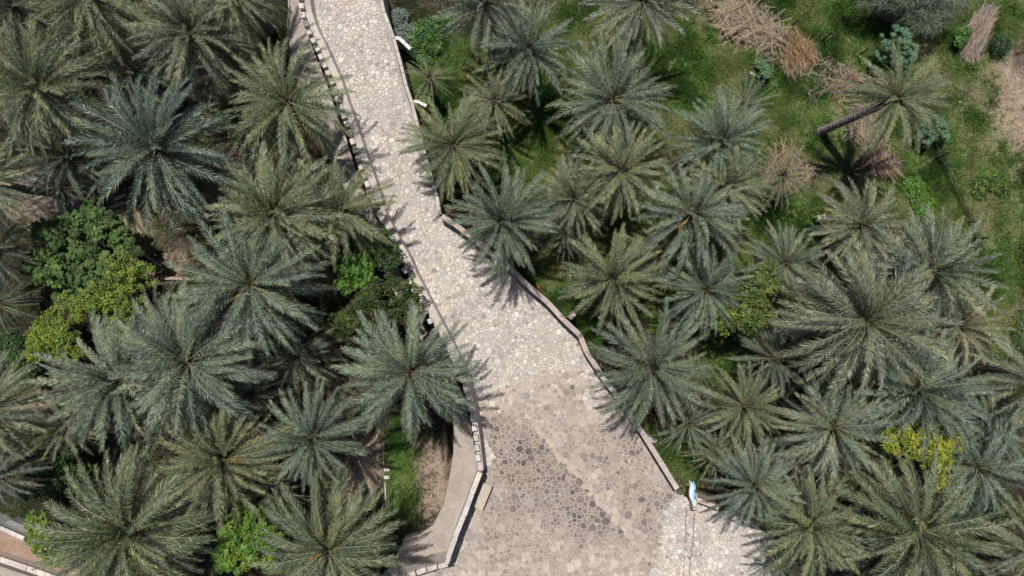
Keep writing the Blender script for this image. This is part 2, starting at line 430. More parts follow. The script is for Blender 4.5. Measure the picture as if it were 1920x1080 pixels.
for zk, par in (('A', road), ('B', plaza), ('C', path)):
    lst = zones[zk]
    vis = [t for t in lst if 0 < seeds[t[1]][1] < 1080]; vis.sort(reverse=True)
    big = vis[:300]; bigk = {t[1] for t in big}
    for ar, k, pl in big:
        x, y, r = seeds[k]; c0 = P(x, y, 0); mb = MB(); stone_into(mb, pl, stone_tint(x, y, zk), (c0.x, c0.y))
        mb.build('paving_stone', M_stone, par, loc=(c0.x, c0.y, 0))
    mb = MB()
    for ar, k, pl in lst:
        if k not in bigk: stone_into(mb, pl, stone_tint(seeds[k][0], seeds[k][1], zk))
    if mb.f: stuff(mb.build('paving_stones', M_stone, par))

# concrete aprons and tracks beside the road
apron = struct(slab('walkway', [(541, -60), (541, 75), (556, 150), (580, 215), (600, 260), (640, 345), (668, 420), (700, 470), (745, 560), (790, 640), (800, 625), (745, 500), (702, 405), (670, 330), (650, 262), (630, 210), (610, 150), (588, 95), (572, 50), (565, 0), (562, -60)], -0.35, -3.0, M_concrete))
low_path = struct(slab('pavement', [(846, 700), (851, 800), (850, 850), (842, 900), (832, 945), (812, 985), (785, 1002), (758, 1010), (735, 1060), (690, 1110), (690, 1200), (770, 1200), (842, 1052), (896, 884), (884, 805), (868, 740)], -0.45, -3.0, M_concrete))

print('paving', {k: len(v) for k, v in zones.items()})
exec_walls = True
# ------------------------------------------------------------------ walls
def sweep(mb, path_px, zt, zb, w_in, w_out, col=(0.44, 0.385, 0.33), ch=0.02, batter=0.0):
    """swept wall body; the path is the line seen at height zt; +w_out to the left of travel, w_in to the right"""
    pts = [P(x, y, zt) for x, y in path_px]; n = len(pts); vs = []
    for i, p in enumerate(pts):
        d0 = (pts[i]-pts[i-1]).normalized() if i > 0 else (pts[1]-pts[0]).normalized()
        d1 = (pts[i+1]-pts[i]).normalized() if i < n-1 else d0
        t = (d0+d1).normalized(); nrm = Vector((-t.y, t.x, 0)); f = 1/max(0.5, (1+d0.dot(d1))/2)**0.5
        a = p-nrm*w_in*f; b_ = p+nrm*w_out*f
        a2 = p-nrm*(w_in-ch)*f; b2 = p+nrm*(w_out-ch)*f
        bb = p+nrm*(w_out+batter*(zt-zb)/max(zt, .1))*f
        vs += [(a.x, a.y, zb), (a.x, a.y, zt-ch), (a2.x, a2.y, zt), (b2.x, b2.y, zt), (b_.x, b_.y, zt-ch), (bb.x, bb.y, zb)]
    fs = []
    for i in range(n-1):
        for k in range(5): fs.append((i*6+k, (i+1)*6+k, (i+1)*6+k+1, i*6+k+1))
    fs += [(0, 1, 2, 3, 4, 5), tuple((n-1)*6+k for k in range(5, -1, -1))]
    mb.add(vs, fs, [tuple(c_*random.uniform(.93, 1.05) for c_ in col) for _ in vs])
def parapet(label, path_px, merlon_px, ztop, w_in, w_out, outer, mw=0.13, mh=0.30, zb=-2.5, pitch=0.51, col=(0.48, 0.435, 0.39), batter=0.0):
    p0 = P(*path_px[0], 0); root = empty('parapet_wall', (p0.x, p0.y, 0), label, 'wall')
    mb = MB(); sweep(mb, path_px, ztop, zb, w_in, w_out, col, batter=batter)
    o = mb.build('wall_body', M_plaster, root); o.location = (-p0.x, -p0.y, 0)
    if merlon_px:
        wpts = [tuple(P(x, y, ztop+mh)[:2]) for x, y in merlon_px]
        for (x, y, dx, dy) in resample(wpts, pitch):
            m2 = MB(); L = 0.155*random.uniform(.9, 1.1); a = atan2(dy, dx)+random.uniform(-.04, .04)
            c_ = random.uniform(.88, 1.12)
            m2.box((0, 0), (cos(a), sin(a)), (-sin(a), cos(a)), L, mw*random.uniform(.92, 1.06), -0.02, mh*random.uniform(.9, 1.05), (0.56*c_, 0.52*c_, 0.475*c_), 0.02)
            m2.build('merlon', M_plaster, root, loc=(x-p0.x, y-p0.y, ztop))
    return root
# travel runs downwards in the photo; left of travel (world) = east ... so w_in/w_out are set per wall
L1 = [(560, -40), (563, 0), (567, 25), (574, 48), (582, 67), (591, 83), (600, 103), (608, 122), (622, 152), (627, 168), (635, 193), (643, 213), (650, 233), (655, 250), (662, 270), (673, 305), (682, 327), (700, 380)]
parapet('crenellated low wall edging the upper left side of the pale stone road', [(x+4, y) for x, y in L1], L1, 0.5, 0.16, 0.42, None, pitch=0.50, batter=.10, zb=-.6)
L2 = [(706, 400), (722, 430), (740, 463), (756, 492), (768, 520), (785, 553), (812, 605), (838, 655), (860, 700)]
parapet('parapet wall with a broad ledge beside the dark green bushes, middle left of the road', [(x+5, y-3) for x, y in L2], [(x-3, y+3) for x, y in L2[1:-1]], 0.6, 0.20, 0.30, None, pitch=0.62, batter=.08, zb=-.6)
L3 = [(868, 712), (873, 730), (882, 763), (887, 790), (892, 820), (897, 863), (898, 874)]
parapet('crenellated wall between the concrete path and the top left of the plaza', [(x+2, y) for x, y in L3]+[(901, 882)], L3, 1.35, 0.14, 0.17, None, pitch=0.54, batter=.12, zb=-.6)
w4 = [(900, 886), (885, 925), (876, 950), (862, 985), (850, 1018), (838, 1056)]
r4 = parapet('tall smooth-topped wall with a dark shadow beside the pale slab bench', w4, None, 1.65, 0.11, 0.12, None, col=(0.54, 0.49, 0.45))
p0 = r4.location
wp4 = [tuple(P(x, y, 1.67)[:2]) for x, y in w4]
for (x, y, dx, dy) in resample(wp4, 1.25)[:-1]:
    m2 = MB(); a = atan2(dy, dx)
    m2.box((x-p0.x+dx*.61, y-p0.y+dy*.61), (dx, dy), (-dy, dx), .60, .14, 1.652, 1.70, tuple(v*random.uniform(.93, 1.07) for v in (0.58, 0.53, 0.49)), .012)
    m2.build('coping_stone', M_plaster, r4)
L5 = [(834, 1060), (815, 1064), (795, 1070), (767, 1079), (740, 1090)]
parapet('crenellated wall end at the very bottom of the plaza', L5, L5, 1.35, 0.13, 0.15, None, pitch=0.60)

def coped_wall(label, pth, z, zb, w, seg, col, name='low_wall', zc=0.05):
    p0 = P(*pth[0], 0); root = empty(name, (p0.x, p0.y, 0), label, 'wall'); mb = MB()
    sweep(mb, pth, z, zb, w, w, col); o = mb.build('wall_body', M_plaster, root); o.location = (-p0.x, -p0.y, 0)
    wpts = [tuple(P(x, y, z+zc)[:2]) for x, y in pth]
    # coping stones follow each straight run and stop short of the corners
    for a, b_ in zip(wpts[:-1], wpts[1:]):
        L = hypot(b_[0]-a[0], b_[1]-a[1]); n = max(1, round(L/seg)); dx, dy = (b_[0]-a[0])/L, (b_[1]-a[1])/L
        for i in range(n):
            c_ = ((i+.5)/n)*L; m2 = MB(); k = random.uniform(.9, 1.08)
            m2.box((a[0]+dx*c_-p0.x, a[1]+dy*c_-p0.y), (dx, dy), (-dy, dx), L/n/2-.012, w+.02, z+.002, z+zc*random.uniform(.9, 1.3), tuple(v*k for v in (col[0]*1.2, col[1]*1.2, col[2]*1.2)), .012)
            m2.build('coping_stone', M_plaster, root)
    return root
coped_wall('thin pale kerb wall along the upper right edge of the stone road above a drop',
    [(708, -40), (715, 0), (720, 23), (728, 43), (738, 72), (745, 97), (752, 123), (761, 160), (772, 193), (781, 227), (786, 247), (797, 290), (809, 335), (819, 368), (825, 402)], 0.22, -3.5, 0.07, 1.1, (0.44, 0.40, 0.35))
coped_wall('short wall elbow where the road begins to widen, beside the leaning palm fronds', [(828, 405), (852, 420), (885, 445)], 0.9, -3.0, 0.12, 1.4, (0.40, 0.33, 0.29))
coped_wall('long straight wall with flat top along the right edge of the widening road', [(888, 448), (923, 477), (960, 505), (987, 533), (1027, 567), (1057, 600), (1087, 628), (1100, 660), (1127, 702)], 0.95, -2.5, 0.12, 1.6, (0.36, 0.30, 0.265))
coped_wall('long wall with flat top along the right edge of the plaza', [(1129, 706), (1167, 755), (1207, 815), (1270, 917)], 1.0, -2.5, 0.12, 2.2, (0.40, 0.345, 0.30))
coped_wall('short broken wall under the palms right of the blue tarpaulin', [(1304, 936), (1325, 944), (1348, 953)], 0.7, -2.5, 0.10, 0.7, (0.44, 0.36, 0.31))
coped_wall('narrow wall stub right of the widening road, crossing to the grass', [(1068, 598), (1078, 588)], 0.6, -2.0, 0.09, 0.5, (0.48, 0.43, 0.38), 'wall_stub')
coped_wall('narrow wall stub beside the plaza wall near its middle', [(1214, 822), (1231, 829)], 0.6, -2.0, 0.09, 0.6, (0.40, 0.36, 0.32), 'wall_stub')
coped_wall('upper wing wall with white top jutting right from the stone road over a dark pit', [(735, 72), (748, 71), (770, 92)], -0.1, -3.5, 0.08, 0.6, (0.62, 0.60, 0.57), 'wing_wall')
coped_wall('lower wing wall with white top jutting right from the stone road', [(770, 191), (783, 190), (800, 199)], -0.3, -3.5, 0.07, 0.6, (0.60, 0.57, 0.54), 'wing_wall')
# bottom left corner: two walls with a soil strip and a grey lane
coped_wall('pale wall in the bottom left corner behind the soil strip', [(-60, 962), (0, 990), (45, 1010), (100, 1040)], -0.3, -2.5, 0.10, 1.2, (0.50, 0.46, 0.43))
coped_wall('pale kerb wall above the grey lane in the bottom left corner', [(-60, 1028), (0, 1049), (50, 1066), (95, 1082), (140, 1096)], -0.1, -3.0, 0.14, 1.5, (0.52, 0.46, 0.41))
struct(slab('bank', [(-80, 965), (0, 992), (100, 1042), (150, 1068), (150, 1105), (95, 1083), (0, 1051), (-80, 1024)], -0.75, -3, mortar_material('bare_soil_mat', (0.25, 0.16, 0.11), (0.33, 0.23, 0.17), (0.40, 0.32, 0.26))))
struct(slab('lane', [(-80, 1040), (0, 1062), (90, 1092), (150, 1112), (150, 1200), (-80, 1200)], -0.95, -3, M_concrete))
struct(slab('slab', [(0, 983), (40, 1003), (60, 1003), (45, 985), (20, 975)], -0.8, -2, flat_mat('grey_slab_mat', (0.2, 0.2, 0.2), .9)))

# ------------------------------------------------------------------ palm fronds (shared meshes)
def frond_mesh(name, elev, droop, seed, nleaf=78, lmax=0.52, leafw=0.033, dry=False, L=4.0, sparse=0.0):
    """one pinnate leaf of nominal length L growing from the origin towards +X"""
    r = random.Random(seed); segs = 22; pts = []; tang = []; x = z = y = 0.0
    a = radians(elev); yaw = 0.0; yd = radians(r.uniform(-14, 14)); roll_end = radians(r.uniform(-38, 38))
    for i in range(segs+1):
        t = i/segs; ang = a-radians(droop)*t**1.35; yw = yd*t
        d = Vector((cos(ang)*cos(yw), cos(ang)*sin(yw), sin(ang))); pts.append(Vector((x, y, z))); tang.append(d)
        x += d.x*L/segs; y += d.y*L/segs; z += d.z*L/segs
    mb = MB()
    # rachis: yellow-orange at the petiole, grey-green further out
    rad = [0.055*(1-t/segs)**1.1+0.009 for t in range(segs+1)]
    cols = []
    for i in range(0, segs+1, 2):
        t = i/segs
        cA, cB = ((0.20, 0.17, 0.085), (0.22, 0.24, 0.17)) if not dry else ((0.32, 0.24, 0.16), (0.40, 0.31, 0.22))
        cols += [lerp3(cA, cB, min(1, t*3.2))]*4
    mb.tube(pts[::2], rad[::2], 4, cols, 1)
    def frame(t):
        f = t*segs; i = min(segs-1, int(f)); u = f-i
        p = pts[i].lerp(pts[i+1], u); d = tang[i].lerp(tang[i+1], u).normalized()
        s = d.cross(Vector((0, 0, 1)))
        if s.length < 0.15: s = Vector((0, -1, 0))
        s.normalize(); up = s.cross(d).normalized()
        ro = roll_end*t*t
        return p, d, (s*cos(ro)+up*sin(ro)), (up*cos(ro)-s*sin(ro))
    vs, fs, cs = [], [], []
    for side in (-1, 1):
        for i in range(nleaf):
            if r.random() < sparse: continue
            t = 0.15+0.85*(i+r.random()*0.9)/nleaf
            if t > 0.995: t = 0.995
            p, d, s, up = frame(t)
            # leaflet length profile
            prof = min(1, (t-0.10)/0.18)**0.8*(1-0.62*max(0, (t-0.45)/0.55)**1.6)
            ln = lmax*prof*r.uniform(.82, 1.12)
            ang = radians(68-30*t+r.uniform(-8, 8)); vup = radians(r.choice((38, 22, 8))+r.uniform(-14, 14)-(30 if dry else 0))
            dirv = d*cos(ang)+(s*side*cos(vup)+up*sin(vup))*sin(ang)
            dirv.normalize()
            wv = d.cross(dirv).cross(dirv); wv = (wv.normalized() if wv.length > 1e-4 else d)
            nrm = wv.cross(dirv); rr = radians(r.uniform(-55, 55)); wv = wv*cos(rr)+nrm*sin(rr)
            w = leafw*r.uniform(.8, 1.15)*(0.55+0.45*prof)
            b_ = p+s*side*0.01
            m1 = b_+dirv*ln*0.45; tip = b_+dirv*ln+Vector((0, 0, -ln*r.uniform(.04, .30 if not dry else .6)))+d*ln*0.08
            o = len(vs)
            vs += [b_-wv*w*.35, b_+wv*w*.35, m1+wv*w*.5, m1-wv*w*.5, tip]
            fs += [(o, o+1, o+2, o+3), (o+3, o+2, o+4)]
            if dry: c0 = lerp3((0.34, 0.26, 0.185), (0.46, 0.38, 0.29), r.random()); c1 = c0
            else:
                k = r.uniform(.62, 1.36); c0 = tuple(v*k for v in (0.98, 1.0, 1.0)) if r.random() < .75 else (k*1.25, k*1.22, k*1.12); br = r.random()
                c1 = (1.9*k, 1.75*k, 1.35*k) if br < .14+.5*(t > .9) else (1.22*k, 1.20*k, 1.08*k)
            cs += [c0, c0, c0, c0, c1]
    mb.add(vs, fs, cs, 0)
    return mb.mesh(name, [M_dry if dry else M_frond, M_dry if dry else M_rachis])
CLASSES = [(80, 22), (64, 38), (49, 52), (34, 60), (19, 58), (3, 50), (-14, 42)]
FM = {}
for ci, (e, d) in enumerate(CLASSES):
    FM[ci] = [frond_mesh('frond', e, d, 100*ci+k) for k in range(4)]
FM['young'] = [frond_mesh('frond_sparse', e, d, 900+e, nleaf=40, lmax=.42, leafw=.03, sparse=.1) for e, d in ((70, 40), (48, 60), (25, 60), (5, 50))]
FM['dry'] = [frond_mesh('dead_frond', e, d, 700+e, nleaf=46, lmax=.42, leafw=.03, dry=True, L=3.4, sparse=.2) for e, d in ((-22, 40), (-38, 30), (-50, 22), (-8, 50))]
FM['flat'] = [frond_mesh('dead_frond_flat', e, d, 800+e, nleaf=40, lmax=.40, leafw=.028, dry=True, L=3.2, sparse=.25) for e, d in ((4, 8), (7, 16), (2, 5), (9, 20))]
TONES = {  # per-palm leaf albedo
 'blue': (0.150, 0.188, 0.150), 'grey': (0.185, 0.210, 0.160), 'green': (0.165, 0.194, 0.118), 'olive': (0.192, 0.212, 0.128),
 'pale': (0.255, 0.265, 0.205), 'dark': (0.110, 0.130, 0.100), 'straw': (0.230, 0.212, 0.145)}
def trunk_mesh(h, lean, r0, r1, seed):
    r = random.Random(seed); mb = MB(); n = 12; rings = max(6, int(h/0.11)); vs = []; fs = []
    for i in range(rings+1):
        t = i/rings; base = r0+(r1-r0)*t+(0.05*max(0, 1-t*12))+0.07*max(0, (t-.85)/.15)
        c = Vector((lean[0]*(t**1.15), lean[1]*(t**1.15), h*t))
        for k in range(n):
            a = 2*pi*(k+.5*(i % 2))/n
            rr = base*(1+(0.14 if i % 2 else -0.05)+r.uniform(-.05, .06))
            vs.append((c.x+cos(a)*rr, c.y+sin(a)*rr, c.z+(0.02 if i % 2 else 0)))
    for i in range(rings):
        for k in range(n):
            fs.append((i*n+k, i*n+(k+1) % n, (i+1)*n+(k+1) % n, (i+1)*n+k))
    fs.append(tuple(rings*n+k for k in range(n))); mb.add(vs, fs); return mb.mesh('trunk', M_bark)
# shared crown heart: upright spears and old petiole stubs
def heart_mesh(seed):
    r = random.Random(seed); mb = MB()
    for k in range(26):
        a = 2.4*k; e = radians(25+50*(k/26)); d = Vector((cos(a)*cos(e), sin(a)*cos(e), sin(e))); L = r.uniform(.35, .7)
        b0 = Vector((cos(a)*.14, sin(a)*.14, -.35+.02*k)); w = Vector((-sin(a), cos(a), 0))
        p1 = b0+d*L*.5; p2 = b0+d*L; c = lerp3((0.13, 0.095, 0.06), (0.16, 0.16, 0.10), r.random())
        up = d.cross(w)*.03
        mb.add([b0-w*.09, b0+w*.09, p1+w*.05, p1-w*.05, p2+w*.02, p2-w*.02, b0+up, p1+up, p2+up*.5], [(0, 1, 2, 3), (3, 2, 4, 5), (0, 3, 7, 6), (3, 5, 8, 7), (1, 6, 7, 2), (2, 7, 8, 4)], c)
    for k in range(5):
        a = 2.4*k; mb.tube([(0, 0, -.1), (cos(a)*.08, sin(a)*.08, .6), (cos(a)*.22, sin(a)*.22, r.uniform(1.2, 1.7))], [.03, .03, .006], 4, (0.17, 0.20, 0.13))
    return mb.mesh('crown_heart', M_rachis)
HEARTS = [heart_mesh(k) for k in range(3)]
def fruit_mesh():
    r = random.Random(5); mb = MB()
    mb.tube([(0, 0, 0), (.35, 0, .22), (.7, 0, .32), (.95, 0, .30)], [.03, .026, .02, .012], 4, (0.34, 0.19, 0.06))
    for k in range(14):
        a = r.uniform(-.5, .5); z = r.uniform(-.2, .1)
        mb.tube([(.6, 0, .30), (.85, .2*sin(a), .30+z*.2), (.8+.4*cos(a), .4*sin(a), .2+z)], .006, 3, (0.36, 0.21+r.uniform(0, .06), 0.06))
    return mb.mesh('fruit_stalk', M_rachis)
FRUIT = fruit_mesh()
GA = 2.399963
def palm(cx, cy, r_px, hz, tone, label, n=44, young=False, skirt=5, fruit=0, lean=None, seed=None, tilt=(0, 0), first=0, skip=None, group='date palms of the grove'):
    """cx,cy,r_px: crown centre and radius in the photo; hz: crown height over the road"""
    seed = seed if seed is not None else int(cx*7+cy*13); r = random.Random(seed)
    top = P(cx, cy, hz)
    if lean is None: lx, ly = r.uniform(-.35, .35), r.uniform(-.35, .35)
    else: bxy = P(lean[0], lean[1], -1.5); lx, ly = top.x-bxy.x, top.y-bxy.y
    bx, by = top.x-lx, top.y-ly; gz = ground_z(bx, by)-.08
    root = empty('date_palm', (bx, by, gz), label, 'palm tree', group)
    link('trunk', trunk_mesh(hz-gz-.25, (lx, ly), .215 if not young else .15, .19 if not young else .15, seed), root)
    org = (lx, ly, hz-gz)
    hh = link('crown_heart', HEARTS[seed % 3], root, (lx, ly, hz-gz-.1)); s = min(1, r_px/120); hh.scale = (s, s, s)
    rw = r_px*S*(H-hz)/H; sc = rw/(4.0*0.98)
    col = TONES[tone]; a0 = r.uniform(0, 6.28)
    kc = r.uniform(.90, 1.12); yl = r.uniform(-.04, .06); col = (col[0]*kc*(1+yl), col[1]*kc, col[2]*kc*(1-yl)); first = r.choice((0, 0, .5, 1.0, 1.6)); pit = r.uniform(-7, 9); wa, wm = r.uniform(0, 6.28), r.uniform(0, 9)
    tilt = (tilt[0]+wm*cos(wa), tilt[1]+wm*sin(wa)); n = int(n*r.uniform(1.2, 1.5)); skirt = int(skirt*r.choice((.5, 1, 1, 2, 3)))
    # uneven crown: each palm lacks some fronds on one side
    gap_a = r.uniform(0, 6.28); skew = r.uniform(0.0, 0.16)
    for i in range(n):
        u = (i+.5)/n
        az = a0+i*GA+r.uniform(-.28, .28)
        if young: me = FM['young'][min(3, int(u*4))]; ci = u*4
        else:
            ci = first+u**0.85*(len(CLASSES)-.05-first)+r.uniform(-.35, .35); ci = max(0, min(len(CLASSES)-1, int(ci)))
            me = r.choice(FM[ci])
        if r.random() < skew*(1+cos(az-gap_a)): continue
        o = link('frond', me, root)
        # bring frond origin out of the crown centre a little; inner ones higher
        o.location = (org[0]+cos(az)*.10, org[1]+sin(az)*.10, org[2]-.05-.55*u)
        k = sc*r.choice((.8, .9, .95, 1.0, 1.0, 1.04))*r.uniform(.95, 1.05)*(0.80+.20*min(1, u*2.2))
        if skip and u > .3 and cos(az-skip[0]) > skip[1]: bpy.data.objects.remove(o); continue
        o.scale = (k, k*r.uniform(.68, .86), k)
        o.rotation_euler = (radians(r.uniform(-16, 16)), radians(pit*u+r.uniform(-12, 12)+tilt[0]*cos(az)+tilt[1]*sin(az)), az)
        v = r.uniform(.88, 1.10)
        c = col
        if u > .8 and r.random() < .25: c = lerp3(col, TONES['straw'], r.uniform(.3, .8))
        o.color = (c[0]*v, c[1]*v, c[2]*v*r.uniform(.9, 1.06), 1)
    for i in range(skirt):
        az = r.uniform(0, 6.28); o = link('dead_frond', r.choice(FM['dry']), root)
        o.location = (org[0], org[1], org[2]-.6); k = sc*r.uniform(.6, .95); o.scale = (k, k, k)
        o.rotation_euler = (radians(r.uniform(-20, 20)), radians(r.uniform(-10, 10)), az)
    for i in range(fruit):
        az = r.uniform(0, 6.28); o = link('fruit_stalk', FRUIT, root); o.location = (org[0], org[1], org[2]-.2); o.rotation_euler = (0, r.uniform(-.3, .2), az)
    return root

PALMS = [
# left grove -------------------------------------------------------------
(160, -14, 130, 5.6, 'green', 'date palm at the top edge, second from the left corner, fronds hanging downward'),
(352, 60, 118, 5.2, 'grey', 'date palm near the top left with splayed fronds right of the topmost corner palm'),
(67, 160, 138, 5.8, 'green', 'large date palm by the left edge near the top, green feathery crown'),
(287, 277, 152, 6.6, 'blue', 'broad blue-grey date palm above the dark green fig tree'),
(537, 188, 134, 5.2, 'green', 'date palm touching the crenellated wall, left of the upper road'),
(-42, 345, 100, 5.0, 'pale', 'palm mostly outside the left edge, pale fronds above the fig tree'),
(425, -28, 112, 5.0, 'green', 'date palm cut by the top edge left of the road'),
(20, 8, 80, 3.6, 'dark', 'dim palm in the top left corner of the photo'),
(513, 397, 134, 5.9, 'olive', 'olive-green date palm with a bright centre left of the parapet'),
(630, 392, 118, 4.6, 'olive', 'olive palm whose frond tips reach across the parapet onto the road'),
(467, 533, 155, 6.4, 'blue', 'blue-grey palm with long arching fronds left of the dark round bushes'),
(347, 680, 160, 6.6, 'blue', 'big blue-green date palm in the middle of the lower left grove'),
(220, 712, 140, 5.4, 'grey', 'grey-green date palm overlapped by the big blue-green one, below the lime shrubs'),
(767, 697, 142, 6.0, 'blue', 'date palm overhanging the left edge of the plaza entrance'),
(584, 822, 112, 4.8, 'blue', 'smaller bluish palm left of the green strip of grass'),
(413, 862, 132, 5.2, 'olive', 'olive date palm above the bright green round tree'),
(233, 997, 165, 6.6, 'green', 'very wide date palm in the bottom left, yellow-green outer fronds'),
(613, 1034, 150, 6.2, 'green', 'date palm at the bottom edge with orange stalks, left of the concrete path'),
(-32, 768, 112, 5.0, 'grey', 'palm leaning in from the left edge beside orange soil'),
(-22, 892, 88, 4.4, 'grey', 'palm leaning in from the left edge above the bottom left walls'),
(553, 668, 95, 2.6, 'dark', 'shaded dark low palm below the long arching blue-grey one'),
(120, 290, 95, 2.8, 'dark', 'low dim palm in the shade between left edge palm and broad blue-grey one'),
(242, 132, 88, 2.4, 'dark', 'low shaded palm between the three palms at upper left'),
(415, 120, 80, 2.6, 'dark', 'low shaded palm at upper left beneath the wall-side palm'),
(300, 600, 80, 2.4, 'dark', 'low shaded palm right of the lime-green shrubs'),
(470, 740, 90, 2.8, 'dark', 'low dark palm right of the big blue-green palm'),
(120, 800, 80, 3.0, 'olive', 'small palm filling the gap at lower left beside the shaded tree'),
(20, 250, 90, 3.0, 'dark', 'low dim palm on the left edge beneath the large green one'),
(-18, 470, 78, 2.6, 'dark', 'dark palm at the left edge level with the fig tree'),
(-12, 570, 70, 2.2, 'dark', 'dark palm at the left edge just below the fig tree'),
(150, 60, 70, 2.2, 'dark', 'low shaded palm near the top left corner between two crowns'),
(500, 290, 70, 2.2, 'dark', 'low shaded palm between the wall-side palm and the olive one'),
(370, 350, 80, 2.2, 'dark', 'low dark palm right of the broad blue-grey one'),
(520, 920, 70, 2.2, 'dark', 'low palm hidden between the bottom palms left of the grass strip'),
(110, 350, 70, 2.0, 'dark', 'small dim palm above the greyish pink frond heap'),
# right grove ------------------------------------------------------------
(910, 2, 104, 4.2, 'grey', 'grey palm at the top edge right of the road'),
(990, 88, 106, 3.8, 'blue', 'bluish palm below and right of the top edge grey palm, near the road'),
(805, 143, 54, 1.6, 'olive', 'small yellowish young palm beside the wing walls', 26),
(927, 186, 78, 2.4, 'olive', 'small olive palm above the road-side palm, by bright grass'),
(850, 270, 106, 4.0, 'green', 'date palm spilling over the thin kerb of the upper road'),
(1203, -6, 112, 4.6, 'pale', 'pale palm cut by the top edge, casting its shadow on grass'),
(1150, 184, 126, 4.2, 'blue', 'wide blue-green palm in the middle of the upper right plot'),
(1166, 318, 98, 4.6, 'olive', 'olive-yellow palm directly beneath the wide blue-green one'),
(1396, 196, 66, 2.4, 'blue', 'small upright palm at the edge of the open grass'),
(1354, 262, 100, 3.8, 'blue', 'bushy blue-green palm just under the small upright one'),
(1300, 396, 118, 5.2, 'grey', 'palm with drooping grey fronds in the centre of the right grove'),
(1366, 345, 92, 3.8, 'olive', 'olive palm behind the drooping grey one, toward the dry stump palm'),
(1075, 372, 92, 3.4, 'grey', 'half hidden palm between the wall-side palm and the olive-yellow one'),
(942, 412, 112, 5.0, 'blue', 'dense blue-green palm leaning over the wall where the road widens'),
(1150, 522, 106, 4.8, 'green', 'green palm right of the grassy wall corner with thin spread fronds'),
(1327, 542, 96, 3.8, 'blue', 'shaded bluish palm left of the yellow-green tree'),
(1223, 686, 130, 4.8, 'blue', 'big blue-green palm overhanging the right wall of the plaza entrance'),
(1470, 328, 66, 2.2, 'straw', 'dry brownish palm with a straw skirt right of the right grove middle'),
(1525, 172, 34, -1.3, 'dark', 'tiny young palm standing alone on the grass', 16),
(1618, 420, 96, 3.8, 'grey', 'sparse dark-hearted palm right of the small white box'),
(1473, 492, 86, 3.4, 'blue', 'soft bluish palm right above the yellow-green tree'),
(1629, 602, 166, 6.8, 'grey', 'largest palm of the right grove, star-shaped with pale fronds'),
(1750, 508, 132, 5.4, 'grey', 'palm behind the largest star-shaped one, close to the wire fence'),
(1724, 730, 136, 5.4, 'blue', 'palm below the largest one, dark centre and long right-hand fronds'),
(1565, 803, 120, 5.4, 'grey', 'grey palm at lower right, above two palms with orange hearts'),
(1524, 985, 122, 5.2, 'green', 'palm with orange stalks near the bottom, right of the lower path'),
(1727, 996, 160, 6.4, 'green', 'big palm at the bottom right with a bright orange heart'),
(1419, 912, 94, 4.4, 'blue', 'bluish palm just right of the blue tarpaulin'),
(1397, 762, 88, 3.4, 'green', 'shaded green palm right of the big plaza-side palm'),
(1292, 796, 74, 2.6, 'blue', 'low palm under the big plaza-side palm, touching the plaza wall'),
(1838, 878, 112, 4.6, 'blue', 'dark bluish palm by the right edge near the yellow bush'),
(1948, 712, 116, 5.4, 'grey', 'palm coming in from the right edge with straw-coloured tips'),
(1945, 1030, 92, 4.6, 'grey', 'palm at the bottom right corner, cut by the edge'),
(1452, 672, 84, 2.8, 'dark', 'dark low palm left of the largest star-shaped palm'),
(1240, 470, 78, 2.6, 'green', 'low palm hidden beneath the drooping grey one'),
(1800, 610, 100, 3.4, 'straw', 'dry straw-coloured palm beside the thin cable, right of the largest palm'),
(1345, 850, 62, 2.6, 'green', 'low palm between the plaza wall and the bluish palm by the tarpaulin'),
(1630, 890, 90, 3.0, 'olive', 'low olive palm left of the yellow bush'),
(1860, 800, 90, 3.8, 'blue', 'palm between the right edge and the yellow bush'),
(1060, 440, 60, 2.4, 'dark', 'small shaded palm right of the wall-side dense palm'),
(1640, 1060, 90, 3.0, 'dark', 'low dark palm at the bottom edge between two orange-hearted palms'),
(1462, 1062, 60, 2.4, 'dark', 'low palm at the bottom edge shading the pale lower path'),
]
FRUITY = {(613, 1034): 6, (1520, 985): 8, (1727, 996): 9, (767, 697): 2, (413, 862): 3, (233, 997): 3, (1300, 396): 2, (467, 533): 2}
for t in PALMS:
    cx, cy, r, hz, tone, lab = t[:6]; n = t[6] if len(t) > 6 else None
    small = r < 75
    nn = n or (38 if hz < 3.2 else (72 if r > 125 else 60))
    palm(cx, cy, r, hz, tone, lab, nn, young=small, skirt=(1 if small else 4)+(8 if tone == 'straw' else 0), fruit=FRUITY.get((cx, cy), 0))
palm(1686, 182, 104, 5.6, 'green', 'leaning date palm with its bare slanted trunk exposed on the open grass', 50, skirt=9, lean=(1538, 247), fruit=1, seed=5, skip=(radians(203), .93))

